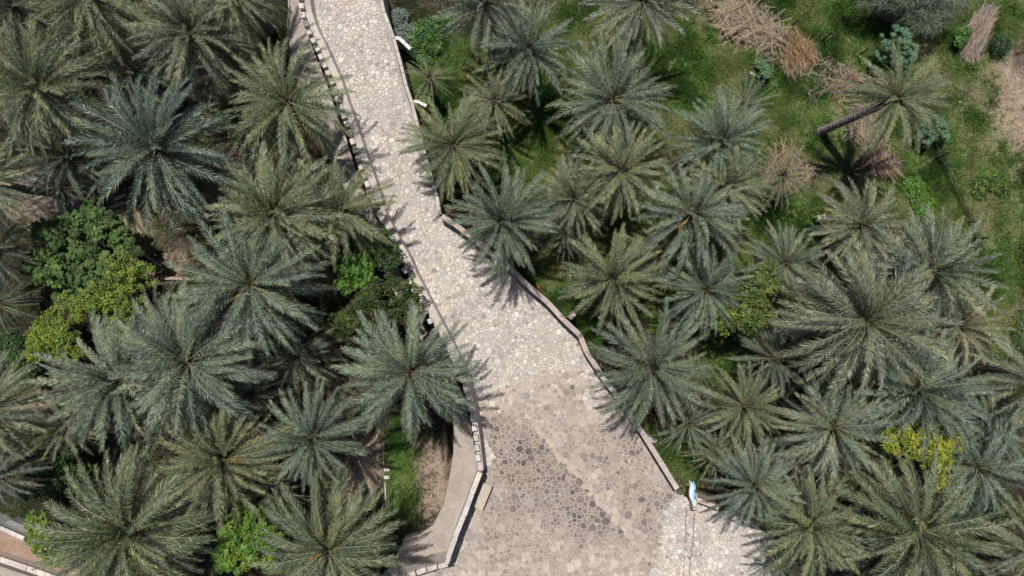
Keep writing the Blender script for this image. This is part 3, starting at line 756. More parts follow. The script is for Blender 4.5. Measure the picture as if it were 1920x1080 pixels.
# ------------------------------------------------------------------ broadleaf trees and bushes
def leaf_cloud(blobs, n, size, palette, r, up=0.55, shape='rhomb', clump=True):
    """leaf faces gathered in clumps through ellipsoid blobs; blobs: (x,y,z,rx,ry,rz) world"""
    vs = []; fs = []; cs = []
    clumps = []
    tot = sum(b[3]*b[4] for b in blobs)
    for b in blobs:
        k = max(10, int(190*b[3]*b[4]/tot)) if clump else 40
        for _ in range(k):
            a = r.uniform(0, 6.28); q = sqrt(r.random())*r.uniform(.75, 1.08); el = sqrt(max(0, 1-min(1, q)**2))
            clumps.append((b[0]+cos(a)*b[3]*q, b[1]+sin(a)*b[4]*q, b[2]+b[5]*el*r.uniform(.45, 1.05), r.uniform(.5, 1.3)*0.20*(b[3]+b[4])/2+.08, r.uniform(.75, 1.25), r.choice(palette)))
    for i in range(n):
        cx, cy, cz, cr, kb, pc = r.choice(clumps)
        d = Vector((r.gauss(0, 1), r.gauss(0, 1), r.gauss(.3, .8))); d.normalize(); q = r.random()**.4
        p = Vector((cx, cy, cz))+Vector((d.x*cr*q, d.y*cr*q, d.z*cr*q*.8))
        nrm = (d*(1-up)+Vector((r.uniform(-.5, .5), r.uniform(-.5, .5), 1))*up).normalized()
        t = nrm.cross(Vector((r.uniform(-1, 1), r.uniform(-1, 1), .01))).normalized(); w = nrm.cross(t)
        L = size*r.uniform(.7, 1.3); o = len(vs)
        k = kb*r.uniform(.75, 1.25); c = tuple(x*k for x in lerp3(pc, r.choice(palette), .35))
        if shape == 'rhomb':
            vs += [p-t*L*.5, p+w*L*.27-nrm*L*.04, p+t*L*.5-nrm*L*.10, p-w*L*.27-nrm*L*.04]; fs += [(o, o+1, o+2, o+3)]; cs += [c]*4
        elif shape == 'lobed':
            pts = []
            for j in range(10):
                a = 2*pi*j/10+.3; rr = L*(.55 if j % 2 == 0 else .26)
                pts.append(p+t*cos(a)*rr+w*sin(a)*rr-nrm*L*(.10 if j % 2 == 0 else 0))
            vs += [p]+pts; fs += [(o, o+1+j, o+1+(j+1) % 10) for j in range(10)]; cs += [c]*11
        elif shape == 'needle':
            q1 = p+t*L*.5+Vector((0, 0, -.1*L)); q2 = p+t*L+Vector((0, 0, -.5*L)); ww = w*L*.02
            vs += [p-ww, p+ww, q1+ww, q1-ww, q2]; fs += [(o, o+1, o+2, o+3), (o+3, o+2, o+4)]; cs += [c]*5
    mb = MB(); mb.v = [tuple(v) for v in vs]; mb.f = fs; mb.m = [0]*len(fs); mb.c = cs
    return mb
def bush(kind, blobs_px, n, size, palette, label, cat, shape='rhomb', up=.55, stems=5, hz=None, seed=1, group=None):
    """blobs_px: (px, py, r_px, ztop)"""
    r = random.Random(seed); bl = []
    for (x, y, rp, zt) in blobs_px:
        rw = rp*S*(H-zt)/H; c = P(x, y, zt); gz = ground_z(c.x, c.y); rz = min(rw*.85, (zt-gz)*.75)
        bl.append((c.x, c.y, zt-rz, rw, rw*r.uniform(.85, 1.1), rz))
    bx = sum(b[0] for b in bl)/len(bl); by = sum(b[1] for b in bl)/len(bl); gz = ground_z(bx, by)-.05
    root = empty(kind, (bx, by, gz), label, cat, group)
    mb = leaf_cloud([(b[0]-bx, b[1]-by, b[2]-gz, b[3], b[4], b[5]) for b in bl], n, size, palette, r, up, shape)
    mb.build('crown', M_leaf, root)
    tb = MB()
    for b in bl:
        for k in range(stems):
            a = r.uniform(0, 6.28); q = r.uniform(.2, .85)
            e = Vector((b[0]-bx+cos(a)*b[3]*q, b[1]-by+sin(a)*b[4]*q, b[2]-gz+b[5]*.55)); mid = e*.5+Vector((r.uniform(-.15, .15), r.uniform(-.15, .15), 0)); mid.z = e.z*.45
            tb.tube([(r.uniform(-.1, .1), r.uniform(-.1, .1), 0), mid, e], [.07, .045, .015], 5, (1, 1, 1))
    tb.build('trunk', M_bark, root)
    return root
GD = [(0.035, 0.085, 0.022), (0.05, 0.115, 0.028), (0.025, 0.06, 0.02), (0.07, 0.14, 0.04)]
LIME = [(0.19, 0.26, 0.030), (0.14, 0.21, 0.028), (0.25, 0.31, 0.045), (0.10, 0.16, 0.025)]
OLIVE = [(0.12, 0.145, 0.035), (0.09, 0.12, 0.03), (0.15, 0.165, 0.05), (0.06, 0.09, 0.025)]
BRIGHT = [(0.085, 0.185, 0.025), (0.11, 0.23, 0.035), (0.06, 0.13, 0.02), (0.14, 0.26, 0.05)]
DKS = [(0.03, 0.055, 0.016), (0.045, 0.08, 0.02), (0.06, 0.09, 0.025), (0.02, 0.04, 0.014)]
YEL = [(0.30, 0.32, 0.035), (0.22, 0.27, 0.03), (0.36, 0.36, 0.06), (0.14, 0.19, 0.03)]
GREYG = [(0.13, 0.165, 0.115), (0.10, 0.135, 0.09), (0.17, 0.20, 0.15)]
bush('fig_tree', [(95, 455, 62, 2.0), (150, 430, 55, 2.3), (195, 480, 52, 2.2), (110, 520, 62, 2.0), (165, 530, 48, 1.9), (60, 490, 42, 1.4), (205, 430, 34, 1.6), (158, 388, 16, 1.2), (130, 560, 34, 1.3)],
     9000, 0.23, [(0.065, 0.125, 0.03), (0.095, 0.165, 0.04), (0.04, 0.08, 0.022), (0.12, 0.19, 0.055)], 'large dark green fig tree with lobed leaves on the left side', 'tree', 'lobed', .6, 5, seed=3)
bush('citrus_bush', [(225, 512, 42, 3.1), (265, 520, 30, 2.9), (185, 555, 42, 3.0), (230, 560, 40, 3.0), (150, 580, 36, 2.8), (215, 610, 30, 2.7), (120, 575, 25, 2.5)],
     8500, 0.13, LIME+OLIVE[:2], 'yellowish green bush directly below the dark green fig tree', 'bush', seed=4)
bush('citrus_bush', [(75, 635, 38, 1.2), (110, 645, 34, 1.2), (85, 610, 30, 1.0), (130, 665, 22, .8), (55, 660, 20, .7)],
     5500, 0.13, LIME, 'bright lime bush near the left edge, lower left of the fig tree', 'bush', seed=5)
bush('shade_tree', [(20, 680, 30, .4), (45, 700, 22, .3), (10, 640, 26, .2)], 2200, .15, GD, 'dark green bush on the left edge below the lime bush', 'bush', seed=6)
bush('shade_tree', [(85, 870, 40, 2.0), (120, 900, 36, 2.0), (60, 905, 34, 1.9), (105, 850, 30, 1.8), (40, 930, 24, 1.6)], 5200, .14, DKS+GD[:1], 'shaded dark green tree at lower left above the curved walls', 'tree', seed=7)
bush('citrus_bush', [(62, 985, 24, 1.6), (75, 1025, 24, 1.6), (95, 1050, 22, 1.5), (58, 1010, 16, 1.4)], 3000, .15, LIME+BRIGHT[:1], 'narrow lime green bush against the pale wall in the bottom left corner', 'bush', seed=8)
bush('mango_tree', [(660, 500, 32, 3.2), (648, 530, 24, 2.9), (680, 520, 20, 2.8)], 3000, .17, BRIGHT, 'bright green small tree amid darker bushes left of the parapet', 'tree', seed=9)
bush('dense_bush', [(715, 560, 46, 3.2), (755, 545, 35, 3.0), (680, 590, 40, 3.0), (640, 600, 37, 2.9), (745, 585, 31, 2.7), (625, 620, 24, 2.6), (770, 570, 20, 2.4)], 8500, .11, DKS+OLIVE[:2], 'dark olive bush pressed against the parapet, above the plaza palm', 'bush', seed=10)
bush('dense_bush', [(700, 450, 36, 3.4), (725, 480, 30, 3.2), (670, 440, 24, 3.1), (660, 470, 24, 3.0)], 4500, .12, GD+DKS, 'dark green bush below the palm that reaches onto the road', 'bush', seed=11)
bush('mango_tree', [(445, 1010, 44, 4.8), (480, 995, 36, 4.7), (430, 1050, 36, 4.5), (480, 1045, 38, 4.6), (455, 965, 24, 4.2)], 8200, .15, BRIGHT+LIME[:1], 'round bright green tree at the bottom edge between two palms', 'tree', seed=12)
bush('citrus_bush', [(430, 195, 30, .4), (455, 220, 22, .3), (425, 235, 18, .2)], 2200, .12, OLIVE+GD[:1], 'small olive bush between the two big palms at upper left', 'bush', seed=13)
bush('lime_tree', [(1430, 545, 40, 4.8), (1445, 515, 29, 4.6), (1400, 585, 40, 4.5), (1365, 595, 29, 4.1), (1430, 590, 31, 4.4), (1395, 545, 26, 4.2)], 6200, .13, OLIVE+LIME[:1]+GD[3:], 'airy yellow-green tree in the middle of the right grove', 'tree', seed=14)
bush('lime_tree', [(1690, 822, 31, 5.8), (1745, 835, 41, 6.2), (1765, 868, 31, 6.0), (1790, 838, 24, 5.7), (1775, 908, 22, 5.6), (1720, 850, 26, 5.6)], 5200, .14, YEL, 'glowing yellow-green bush between palms at lower right', 'bush', seed=15)
bush('creeper', [(1715, 350, 24, -.9), (1735, 385, 24, -.9), (1745, 410, 14, -1.0)], 3000, .13, BRIGHT, 'bright green creeper patch beside the net fence', 'plant', seed=16)
bush('thorn_tree', [(1660, -10, 26, .6), (1700, -2, 30, .9), (1765, 12, 38, 1.0), (1742, 36, 24, .6), (1795, -5, 28, .8), (1690, -35, 40, 1.0), (1625, -12, 16, .2), (1735, -14, 34, 1.1)], 5200, .55, GREYG, 'wispy grey-green thorn tree cut by the top edge', 'tree', 'needle', .35, 7, seed=17)
bush('grey_shrub', [(748, 30, 20, -1.6), (762, 58, 20, -1.6), (742, 62, 14, -1.7)], 2600, .10, [(0.24, 0.28, 0.25), (0.18, 0.23, 0.20), (0.13, 0.18, 0.13)], 'silvery grey shrub beside the upper road edge', 'shrub', seed=18)
bush('weed_patch', [(790, 62, 28, -1.6), (775, 95, 22, -1.7), (812, 85, 24, -1.7), (790, 110, 18, -1.8), (825, 40, 20, -1.8)], 4500, .13, BRIGHT+GD, 'lush green weeds right of the upper wing wall', 'plant', seed=19)
bush('young_tree', [(1440, 132, 12, -1.0), (1428, 118, 9, -1.2)], 420, .14, [(0.16, 0.28, 0.14), (0.10, 0.19, 0.08)], 'small pale-leaved sapling beside the white concrete blocks', 'plant', 'rhomb', seed=20)
bush('dense_bush', [(1850, 345, 22, -.9), (1880, 350, 16, -1), (1872, 332, 14, -1), (1840, 360, 14, -1)], 2200, .13, LIME[:2]+GD, 'low yellow-green bush on the meadow by the right edge', 'bush', seed=21)
bush('dense_bush', [(1812, 60, 13, -1.2), (1805, 75, 11, -1.2)], 700, .14, BRIGHT[:2]+GD[:1], 'small leafy bush touching the left side of the reed bundle', 'bush', seed=22)
bush('dense_bush', [(1885, 80, 18, -1.2)], 1300, .09, [(0.05, 0.09, 0.035), (0.035, 0.07, 0.03)], 'round dark shrub right of the reed bundle', 'bush', seed=23)
bush('dense_bush', [(1020, 165, 20, -1.0), (1005, 150, 14, -1.1)], 1500, .13, BRIGHT, 'bright green bush between two palms right of the road-side palm', 'bush', seed=24)
bush('dense_bush', [(1200, 460, 24, 1.0), (1170, 450, 18, 0.9), (1235, 465, 20, 0.9)], 2200, .12, LIME[:2]+OLIVE, 'yellow-green bush seen through fronds in the middle of the right grove', 'bush', seed=25)
bush('dense_bush', [(1905, 968, 24, 1.0), (1890, 940, 14, .7)], 1500, .14, OLIVE+LIME[:1], 'olive bush showing at the right edge near the bottom', 'bush', seed=26)
bush('dense_bush', [(1532, 430, 14, -.8), (1525, 447, 9, -1)], 700, .12, [(0.05, 0.14, 0.06), (0.10, 0.19, 0.12)], 'small blue-green bush just below the white box', 'bush', seed=27)
bush('dense_bush', [(1830, 995, 60, 1.5), (1870, 940, 50, 1.3)], 2600, .13, DKS, 'dark shaded bush at lower right beside the large orange-hearted palm', 'bush', seed=28)

# castor oil plants: every big star leaf is a leaf of its own
def star_leaf(seed):
    r = random.Random(seed); vs = [(0, 0, 0)]; n = 16
    for j in range(n):
        a = 2*pi*j/n; rr = (1.0 if j % 2 == 0 else .42)*r.uniform(.88, 1.08); vs.append((cos(a)*rr, sin(a)*rr, -.22*rr*rr))
    mb = MB(); k = r.uniform(.85, 1.15)
    mb.add(vs, [(0, 1+j, 1+(j+1) % n) for j in range(n)], [(0.10*k, 0.185*k, 0.10*k)]+[((0.075 if j % 2 else .11)*k, (0.145 if j % 2 else .20)*k, (0.08 if j % 2 else .115)*k) for j in range(n)])
    return mb.mesh('leaf', M_leaf)
STARS = [star_leaf(k) for k in range(4)]
def castor(blobs, nl, label, seed):
    r = random.Random(seed); c = P(blobs[0][0], blobs[0][1], 0); gz = ground_z(c.x, c.y)
    root = empty('castor_plant', (c.x, c.y, gz), label, 'plant', 'castor oil plants near the leaning palm'); tb = MB()
    for (x, y, rp, zt) in blobs:
        b = P(x, y, zt); rw = rp*S*(H-zt)/H
        for i in range(int(nl*rp*rp/sum(q[2]**2 for q in blobs))):
            a = r.uniform(0, 6.28); q = sqrt(r.random())*1.05; z = zt-.75*q*q+r.uniform(-.25, .1)
            p = Vector((b.x-c.x+cos(a)*q*rw, b.y-c.y+sin(a)*q*rw, z-gz))
            o = link('leaf', r.choice(STARS), root, p); s = r.uniform(.14, .23); o.scale = (s, s, s)
            o.rotation_euler = (r.uniform(-.45, .45)-sin(a)*-.3, r.uniform(-.45, .45)+cos(a)*.3, r.uniform(0, 6.28))
            if i % 2 == 0: tb.tube([(b.x-c.x, b.y-c.y, (z-gz)*.4), p*.98], [.02, .01], 4)
        tb.tube([(0, 0, 0), (b.x-c.x, b.y-c.y, (zt-gz)*.6)], [.05, .03], 6)
    tb.build('stem', M_bark, root)
castor([(1697, 66, 27, .9), (1680, 85, 20, .6), (1715, 88, 20, .6), (1700, 108, 20, .3)], 150, 'blue-green castor plant with star leaves above the leaning palm crown', 31)
castor([(1765, 232, 24, .0), (1745, 255, 18, -.2), (1775, 250, 16, -.2)], 85, 'blue-green castor plant partly under the lower right fronds of the leaning palm', 32)

# ------------------------------------------------------------------ grass, weeds, litter as real blades
def blades(name, n, test, hmin, hmax, wd, spread, palette, mat, region, per=5, seed=0, flat=False):
    g = np.random.default_rng(seed); R = random.Random(seed)
    pts = []; tries = 0
    while len(pts) < n and tries < n*12:
        tries += 1; x = R.uniform(region[0], region[2]); y = R.uniform(region[1], region[3]); w = test(x, y)
        if w > 0 and R.random() < w:
            X, Y = (x-960)*S*1.03, (540-y)*S*1.03; pts.append((X, Y, ground_z(X, Y), w))
    pts = np.array(pts, np.float32); m_ = len(pts)*per
    p = np.repeat(pts[:, :3], per, 0); p[:, :2] += g.normal(0, spread, (m_, 2))
    a = g.uniform(0, 2*pi, m_); L = g.uniform(hmin, hmax, m_); lean_ = g.uniform(.35, 1.0, m_) if not flat else np.full(m_, 1.0)
    dx, dy = np.cos(a), np.sin(a); hz = L*(np.sqrt(1-np.minimum(.98, lean_)**2)) if not flat else g.uniform(.0, .06, m_)
    w = wd*g.uniform(.6, 1.3, m_)
    lift = np.full(m_, .01) if not flat else g.uniform(.01, .07, m_)
    v0 = p+np.stack([-dy*w, dx*w, lift], 1); v1 = p+np.stack([dy*w, -dx*w, lift], 1)
    v2 = p+np.stack([dx*L*lean_, dy*L*lean_, hz+lift], 1)
    vs = np.stack([v0, v1, v2], 1).reshape(-1, 3); tr = np.arange(m_*3).reshape(-1, 3)
    pal = np.array(palette, np.float32); ci = g.integers(0, len(pal), m_)
    # patches of lusher and drier colour
    ph = np.array([nz(float(q[0]), float(q[1]), .35, 2)+.5*nz(float(q[0]), float(q[1]), 1.3, 4) for q in pts]); ph = np.repeat(ph, per)
    ci = np.clip((ph*1.1+.5)*len(pal)+g.normal(0, .9, m_), 0, len(pal)-1).astype(int)
    c = pal[ci]*g.uniform(.75, 1.25, (m_, 1)); c = np.repeat(c, 3, 0)
    me = np_mesh(name, vs, tr, c, mat); return stuff(link(name, me))
def on_paving(x, y): return near_paving(x, y)
def green_w(x, y):
    if on_paving(x, y): return 0
    g, s = weights(x, y); return g*(1-.5*s)
def soil_w(x, y):
    if on_paving(x, y): return 0
    g, s = weights(x, y); return s*(1-g)*.8
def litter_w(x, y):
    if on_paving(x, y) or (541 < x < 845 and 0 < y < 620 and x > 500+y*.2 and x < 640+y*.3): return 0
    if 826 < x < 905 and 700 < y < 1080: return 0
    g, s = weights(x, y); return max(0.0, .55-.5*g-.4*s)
GP = [(0.035, 0.095, 0.016), (0.060, 0.145, 0.022), (0.090, 0.195, 0.030), (0.14, 0.22, 0.045), (0.21, 0.24, 0.075), (0.34, 0.30, 0.17)]
gr = blades('grass', 34000, green_w, .06, .28, .014, .07, GP, M_grass, (700, -60, 2000, 1000), 6, 1)
ug = blades('undergrowth', 4200, lambda x, y: max(0.0, litter_w(x, y)*(.4+1.2*nz(x, y, .015, 41))), .12, .42, .018, .16, [(0.025, 0.05, 0.014), (0.045, 0.08, 0.022), (0.07, 0.11, 0.03), (0.11, 0.12, 0.05)], M_grass, (0, -20, 900, 1080), 18, 13)
tag(ug, 'dark low undergrowth in the gaps of the left grove', 'undergrowth')
gw = blades('weeds', 4600, lambda x, y: green_w(x, y)*max(0.0, .25+1.8*nz(x, y, .022, 31)), .16, .55, .019, .14, [(0.045, 0.09, 0.02), (0.075, 0.15, 0.03), (0.12, 0.20, 0.045), (0.21, 0.25, 0.085)], M_grass, (700, -20, 1940, 1000), 26, 11)
tag(gw, 'taller weed tufts standing in the green grass', 'weeds')
tag(gr, 'green grass and weeds growing across the open plots', 'grass')
gs = blades('dry_grass', 7000, soil_w, .05, .2, .008, .07, [(0.30, 0.21, 0.12), (0.22, 0.15, 0.09), (0.36, 0.28, 0.18), (0.16, 0.15, 0.07)], M_dry, (0, -20, 1940, 1080), 6, 2)
tag(gs, 'sparse dry tan grass on bare soil patches', 'grass')
li = blades('leaf_litter', 16000, litter_w, .12, .5, .012, .2, [(0.05, 0.042, 0.03), (0.09, 0.072, 0.052), (0.16, 0.13, 0.10), (0.28, 0.235, 0.19)], M_dry, (0, -20, 1940, 1080), 4, 3, True)
tag(li, 'brown fallen leaflets littering the shaded soil under the palms', 'litter')

db = blades('leaf_debris', 420, lambda x, y: 0.0 if not (inside(A_POLY, x, y) or inside(B_POLY, x, y) or inside(C_POLY, x, y)) else .9*max(.05, 1-min(segdist(x, y, a, b_) for a, b_ in list(zip(A_LEFT[:-1], A_LEFT[1:]))+list(zip(A_RIGHT[:-1], A_RIGHT[1:]))+[((1120, 690), (1268, 925)), ((902, 882), (836, 1062)), ((1268, 925), (1420, 1000))])/26), .04, .22, .010, .10, [(0.14, 0.10, 0.07), (0.20, 0.16, 0.10), (0.10, 0.09, 0.05)], M_dry, (560, 0, 1440, 1080), 3, 21, True)
def on_paving_z(me):
    n = len(me.vertices); a = np.zeros(n*3, np.float32); me.vertices.foreach_get('co', a); a = a.reshape(-1, 3)
    for i in range(0, n, 3): a[i:i+3, :2] /= 1.03; a[i:i+3, 2] += .02-a[i:i+3, 2].min()
    me.vertices.foreach_set('co', a.ravel()); me.update()
on_paving_z(db.data)
tag(db, 'scattered dry leaflets blown along the edges of the paving', 'leaf debris')

def grass_clump(px, py, r, label, pal, n=70, seed=0):
    R = random.Random(seed+px); p = P(px, py, -1.6); gz = ground_z(p.x, p.y); mb = MB()
    for k in range(n):
        a = R.uniform(0, 6.28); L = r*R.uniform(.6, 1.1); h = L*R.uniform(.2, .9); d = (cos(a), sin(a)); w = .014
        c = tuple(v*R.uniform(.8, 1.2) for v in R.choice(pal))
        mb.add([(-d[1]*w, d[0]*w, 0), (d[1]*w, -d[0]*w, 0), (d[0]*L*.5+d[1]*w, d[1]*L*.5-d[0]*w, h), (d[0]*L*.5-d[1]*w, d[1]*L*.5+d[0]*w, h), (d[0]*L, d[1]*L, h*.6)], [(0, 1, 2, 3), (3, 2, 4)], c)
    o = mb.build('grass_clump', M_grass, None, loc=(p.x, p.y, gz)); tag(o, label, 'grass clump', 'green clumps on the open grass')
grass_clump(1336, 68, .55, 'spiky bright green clump left of the dead frond pile', BRIGHT)
grass_clump(1312, 96, .45, 'spiky green clump on the grass, lower of the pair by the palm shadow', BRIGHT)
grass_clump(1422, 108, .4, 'leafy green clump beside the white concrete blocks', BRIGHT)
grass_clump(243, 436, .28, 'tiny green clump on soil right of the fig tree', BRIGHT, 40)

# ------------------------------------------------------------------ piles of dead fronds, reeds
STRAW = [(0.42, 0.33, 0.26), (0.50, 0.42, 0.34), (0.33, 0.25, 0.19), (0.27, 0.19, 0.14)]
RUST = [(0.30, 0.18, 0.10), (0.38, 0.25, 0.15), (0.20, 0.12, 0.075), (0.42, 0.31, 0.20)]
PINK = [(0.30, 0.25, 0.23), (0.20, 0.155, 0.145), (0.40, 0.34, 0.32)]
def pile(name, spots, nf, nst, direc, pal, label, seed, h=.55, cat='brush pile', L=(.6, 1.8), spread_a=.5, wd=.012, fs=.55):
    R = random.Random(seed); cx = sum(s_[0] for s_ in spots)/len(spots); cy = sum(s_[1] for s_ in spots)/len(spots)
    c = P(cx, cy, -1.5); gz = ground_z(c.x, c.y); root = empty(name, (c.x, c.y, gz), label, cat)
    def spot():
        s_ = R.choice(spots); a = R.uniform(0, 6.28); q = sqrt(R.random()); w = P(s_[0]+cos(a)*q*s_[2], s_[1]+sin(a)*q*s_[2], -1.4)
        return Vector((w.x-c.x, w.y-c.y, h*(1-.7*q)*R.uniform(.3, 1.0)+.05))
    for i in range(nf):
        p = spot(); o = link('dead_frond', R.choice(FM['flat']), root); a = direc+R.gauss(0, spread_a)+(pi if R.random() < .4 else 0)
        k = fs*R.uniform(.7, 1.15); o.scale = (k, k, k); o.location = p-Vector((cos(a), sin(a), 0))*1.4*k; o.rotation_euler = (R.uniform(-.6, .6), -R.uniform(-.02, .10), a)
    mb = MB()
    for i in range(nst):
        p = spot(); a = direc+R.gauss(0, spread_a); l = R.uniform(*L); d = Vector((cos(a), sin(a), R.uniform(-.12, .16))); q = p+d*l*.5; p = p-d*l*.5
        p.z = max(.03, p.z); q.z = max(.03, q.z); w = Vector((-sin(a), cos(a), 0))*wd*R.uniform(.5, 1.6); up = Vector((0, 0, w.length))
        k = R.uniform(.55, 1.5); cc = tuple(v*k for v in R.choice(pal))
        mb.add([p-w, p+up, p+w, q-w*.5, q+up*.5, q+w*.5], [(0, 1, 4, 3), (1, 2, 5, 4)], cc)
    stuff(mb.build('straw', M_dry, root)); return root
pile('frond_pile', [(1385, 40, 30), (1415, 50, 34), (1450, 60, 28), (1425, 30, 28), (1375, 15, 16)], 120, 650, -.35, [(0.44, 0.38, 0.31), (0.52, 0.46, 0.39), (0.33, 0.28, 0.23), (0.25, 0.21, 0.18)], 'long heap of pale dead palm fronds in the open grass near the top', 41, .7, fs=.62, spread_a=.95, L=(.25, 1.2), wd=.008)
pile('frond_pile', [(1495, 85, 26), (1490, 115, 20), (1515, 95, 20)], 30, 700, -1.25, RUST, 'rust-brown heap of dead fronds next to the pale heap', 42, .8, L=(.4, 1.3), fs=.4)
pile('reed_bundle', [(1852, 40, 22), (1845, 62, 20), (1838, 84, 16), (1860, 30, 18)], 0, 1500, 1.1, STRAW+PINK, 'bundle of pale cut reeds lying in the upper right meadow', 43, .55, 'reeds', (.5, 1.7), .28, .009)
pile('frond_pile', [(1595, 150, 24), (1580, 165, 18), (1620, 160, 20)], 10, 520, .4, RUST+PINK, 'brown twiggy heap behind the left fronds of the leaning palm', 44, .6, L=(.4, 1.4), spread_a=1.2, fs=.5)
pile('frond_pile', [(1620, 215, 26), (1640, 250, 26), (1610, 250, 18)], 12, 500, .2, STRAW+PINK, 'pinkish frond litter under the leaning palm crown', 45, .4, L=(.4, 1.2), spread_a=1.3, fs=.5)
pile('frond_pile', [(1645, 300, 24), (1665, 315, 22), (1630, 285, 18)], 12, 600, -1.1, PINK+RUST, 'brown and pink heap of dead fronds below the leaning palm', 46, .5, L=(.4, 1.4), spread_a=.6, fs=.5)
pile('frond_pile', [(1470, 300, 28), (1485, 330, 30), (1455, 335, 28)], 14, 500, -1.4, STRAW+RUST, 'straw heap round the foot of the dry brownish palm', 47, .5, L=(.4, 1.3), spread_a=1.2, fs=.5)
pile('frond_pile', [(85, 380, 34), (120, 365, 30), (60, 355, 26)], 16, 700, .1, PINK, 'greyish pink heap of fallen fronds above the fig tree', 48, .4, L=(.5, 1.6), spread_a=.7, fs=.6)
pile('frond_pile', [(600, 690, 30), (575, 710, 26), (620, 660, 20)], 12, 300, -.8, PINK+RUST, 'fallen pale fronds in the shade left of the plaza palm', 49, .4, L=(.4, 1.4), spread_a=.6, fs=.6)
pile('frond_pile', [(1630, 480, 34), (1600, 500, 24), (1660, 455, 24)], 8, 350, -.6, PINK+RUST, 'pinkish brown dead fronds above the largest palm', 50, .4, L=(.4, 1.2), spread_a=.8, fs=.5)
pile('frond_pile', [(1560, 118, 16), (1578, 125, 14)], 0, 45, -.3, [(0.6, 0.55, 0.5), (0.4, 0.33, 0.28)], 'scatter of white sticks on bare soil beside the rust-brown heap', 51, .08, L=(.2, .9), spread_a=.7, wd=.02)
pile('frond_litter', [(1470, 75, 34), (1530, 120, 30), (1570, 150, 30), (1600, 190, 34), (1630, 230, 30), (1440, 100, 24)], 10, 420, -.7, STRAW+PINK, 'loose straw debris trailing from the heaps down to the leaning palm', 61, .08, L=(.2, 1.1), spread_a=1.3, fs=.5, cat='debris')
pile('frond_pile', [(700, 610, 18), (790, 250, 8)], 0, 60, -.8, PINK, 'thin dry twigs between the bush and the parapet', 52, .1)

# ------------------------------------------------------------------ wire fence, net, cable
def fence(name, posts, label, hpost=1.5, mat=M_darkmetal, wires=(.35, .7, 1.05), wr=.006):
    p0 = P(*posts[0], -2.1); g0 = ground_z(p0.x, p0.y); root = empty(name, (p0.x, p0.y, g0), label, 'fence'); R = random.Random(int(posts[0][0])); tops = []
    for (x, y) in posts:
        p = P(x, y, -2.1); gz = ground_z(p.x, p.y); l = Vector((R.uniform(-.12, .12), R.uniform(-.12, .12), 0)); mb = MB()
        mb.tube([(0, 0, -.2), l+Vector((0, 0, hpost))], .045, 6)
        mb.build('post', mat, root, loc=(p.x-p0.x, p.y-p0.y, gz-g0)); tops.append((Vector((p.x-p0.x, p.y-p0.y, gz-g0)), l))
    mb = MB()
    for h in wires:
        mb.tube([t+l*(h/hpost)+Vector((0, 0, h)) for t, l in tops], wr, 3, cap=False)
    mb.build('wire', M_darkmetal, root); return root, tops, p0, g0
fence('wire_fence', [(1385, -45), (1420, 12), (1484, 48), (1543, 74), (1608, 106), (1660, 150)], 'wire fence on thin dark posts crossing the grass behind the dead frond heaps')
root, tops, p0, g0 = fence('net_fence', [(1728, 268), (1742, 302), (1790, 420), (1800, 450)], 'fence hung with pale green shade net running down from the leaning palm')
mb = MB(); R = random.Random(3)
vs = []; pts = resample([(t.x, t.y) for t, l in tops], .12); n = len(pts)
for i, (x, y, dx, dy) in enumerate(pts):
    for k, (o_, h_) in enumerate(((0.02, .8), (.10, .5), (.2, .28), (.34, .06))):
        jx = R.uniform(-.04, .04)+.05*sin(i*.5); vs.append((x+dy*(o_+jx)*-1, y-dx*(o_+jx)*-1, h_*R.uniform(.92, 1.0)+ground_z(x+p0.x, y+p0.y)-g0))
mb.add(vs, [(i*4+k, i*4+k+1, i*4+k+5, i*4+k+4) for i in range(n-1) for k in range(3)])
mb.build('net', M_net, root)
fence('wire_fence', [(1912, 440), (1900, 505), (1884, 580), (1868, 650), (1866, 700)], 'low bluish wire fence along the meadow near the right edge', 1.0, M_wood, (.3, .6, .95), .013)
# vertical white pipe at the walkway's outer edge
mb = MB(); mb.tube([P(541, -20, -.2), P(541, 20, -.2), P(539, 45, -.22), P(541, 75, -.3)], .02, 5, (0.6, 0.6, 0.58)); q = mb.build('water_pipe', M_plaster)
tag(q, 'thin white pipe along the outer edge of the upper left walkway', 'pipe')

# two cables with dark clips running over the lower path
def cable(pts_px, label, step):
    p0 = P(*pts_px[0], 0); root = empty('beaded_cable', (p0.x, p0.y, 0), label, 'cable', 'cables with dark beads crossing the lower path'); mb = MB()
    pts = [P(x, y, 0.35 if i == 0 else .06) for i, (x, y) in enumerate(pts_px)]
    mb.tube([p-Vector((p0.x, p0.y, 0)) for p in pts], .008, 5); mb.build('wire', M_cable, root)
    for (x, y, dx, dy) in resample([(p.x, p.y) for p in pts], step):
        m2 = MB(); m2.tube([(-dx*.045, -dy*.045, 0), (0, 0, .02), (dx*.045, dy*.045, 0)], [.014, .032, .014], 6); m2.build('bead', M_cable, root, loc=(x-p0.x, y-p0.y, .07))
cable([(1303, 960), (1300, 1000), (1296, 1040), (1292, 1085), (1289, 1120)], 'dark beaded cable running down from the blue tarpaulin, right of the two', .5)
cable([(1287, 955), (1286, 1000), (1284, 1040), (1280, 1085), (1278, 1120)], 'dark beaded cable over the pale path, left of the two below the tarpaulin', .47)

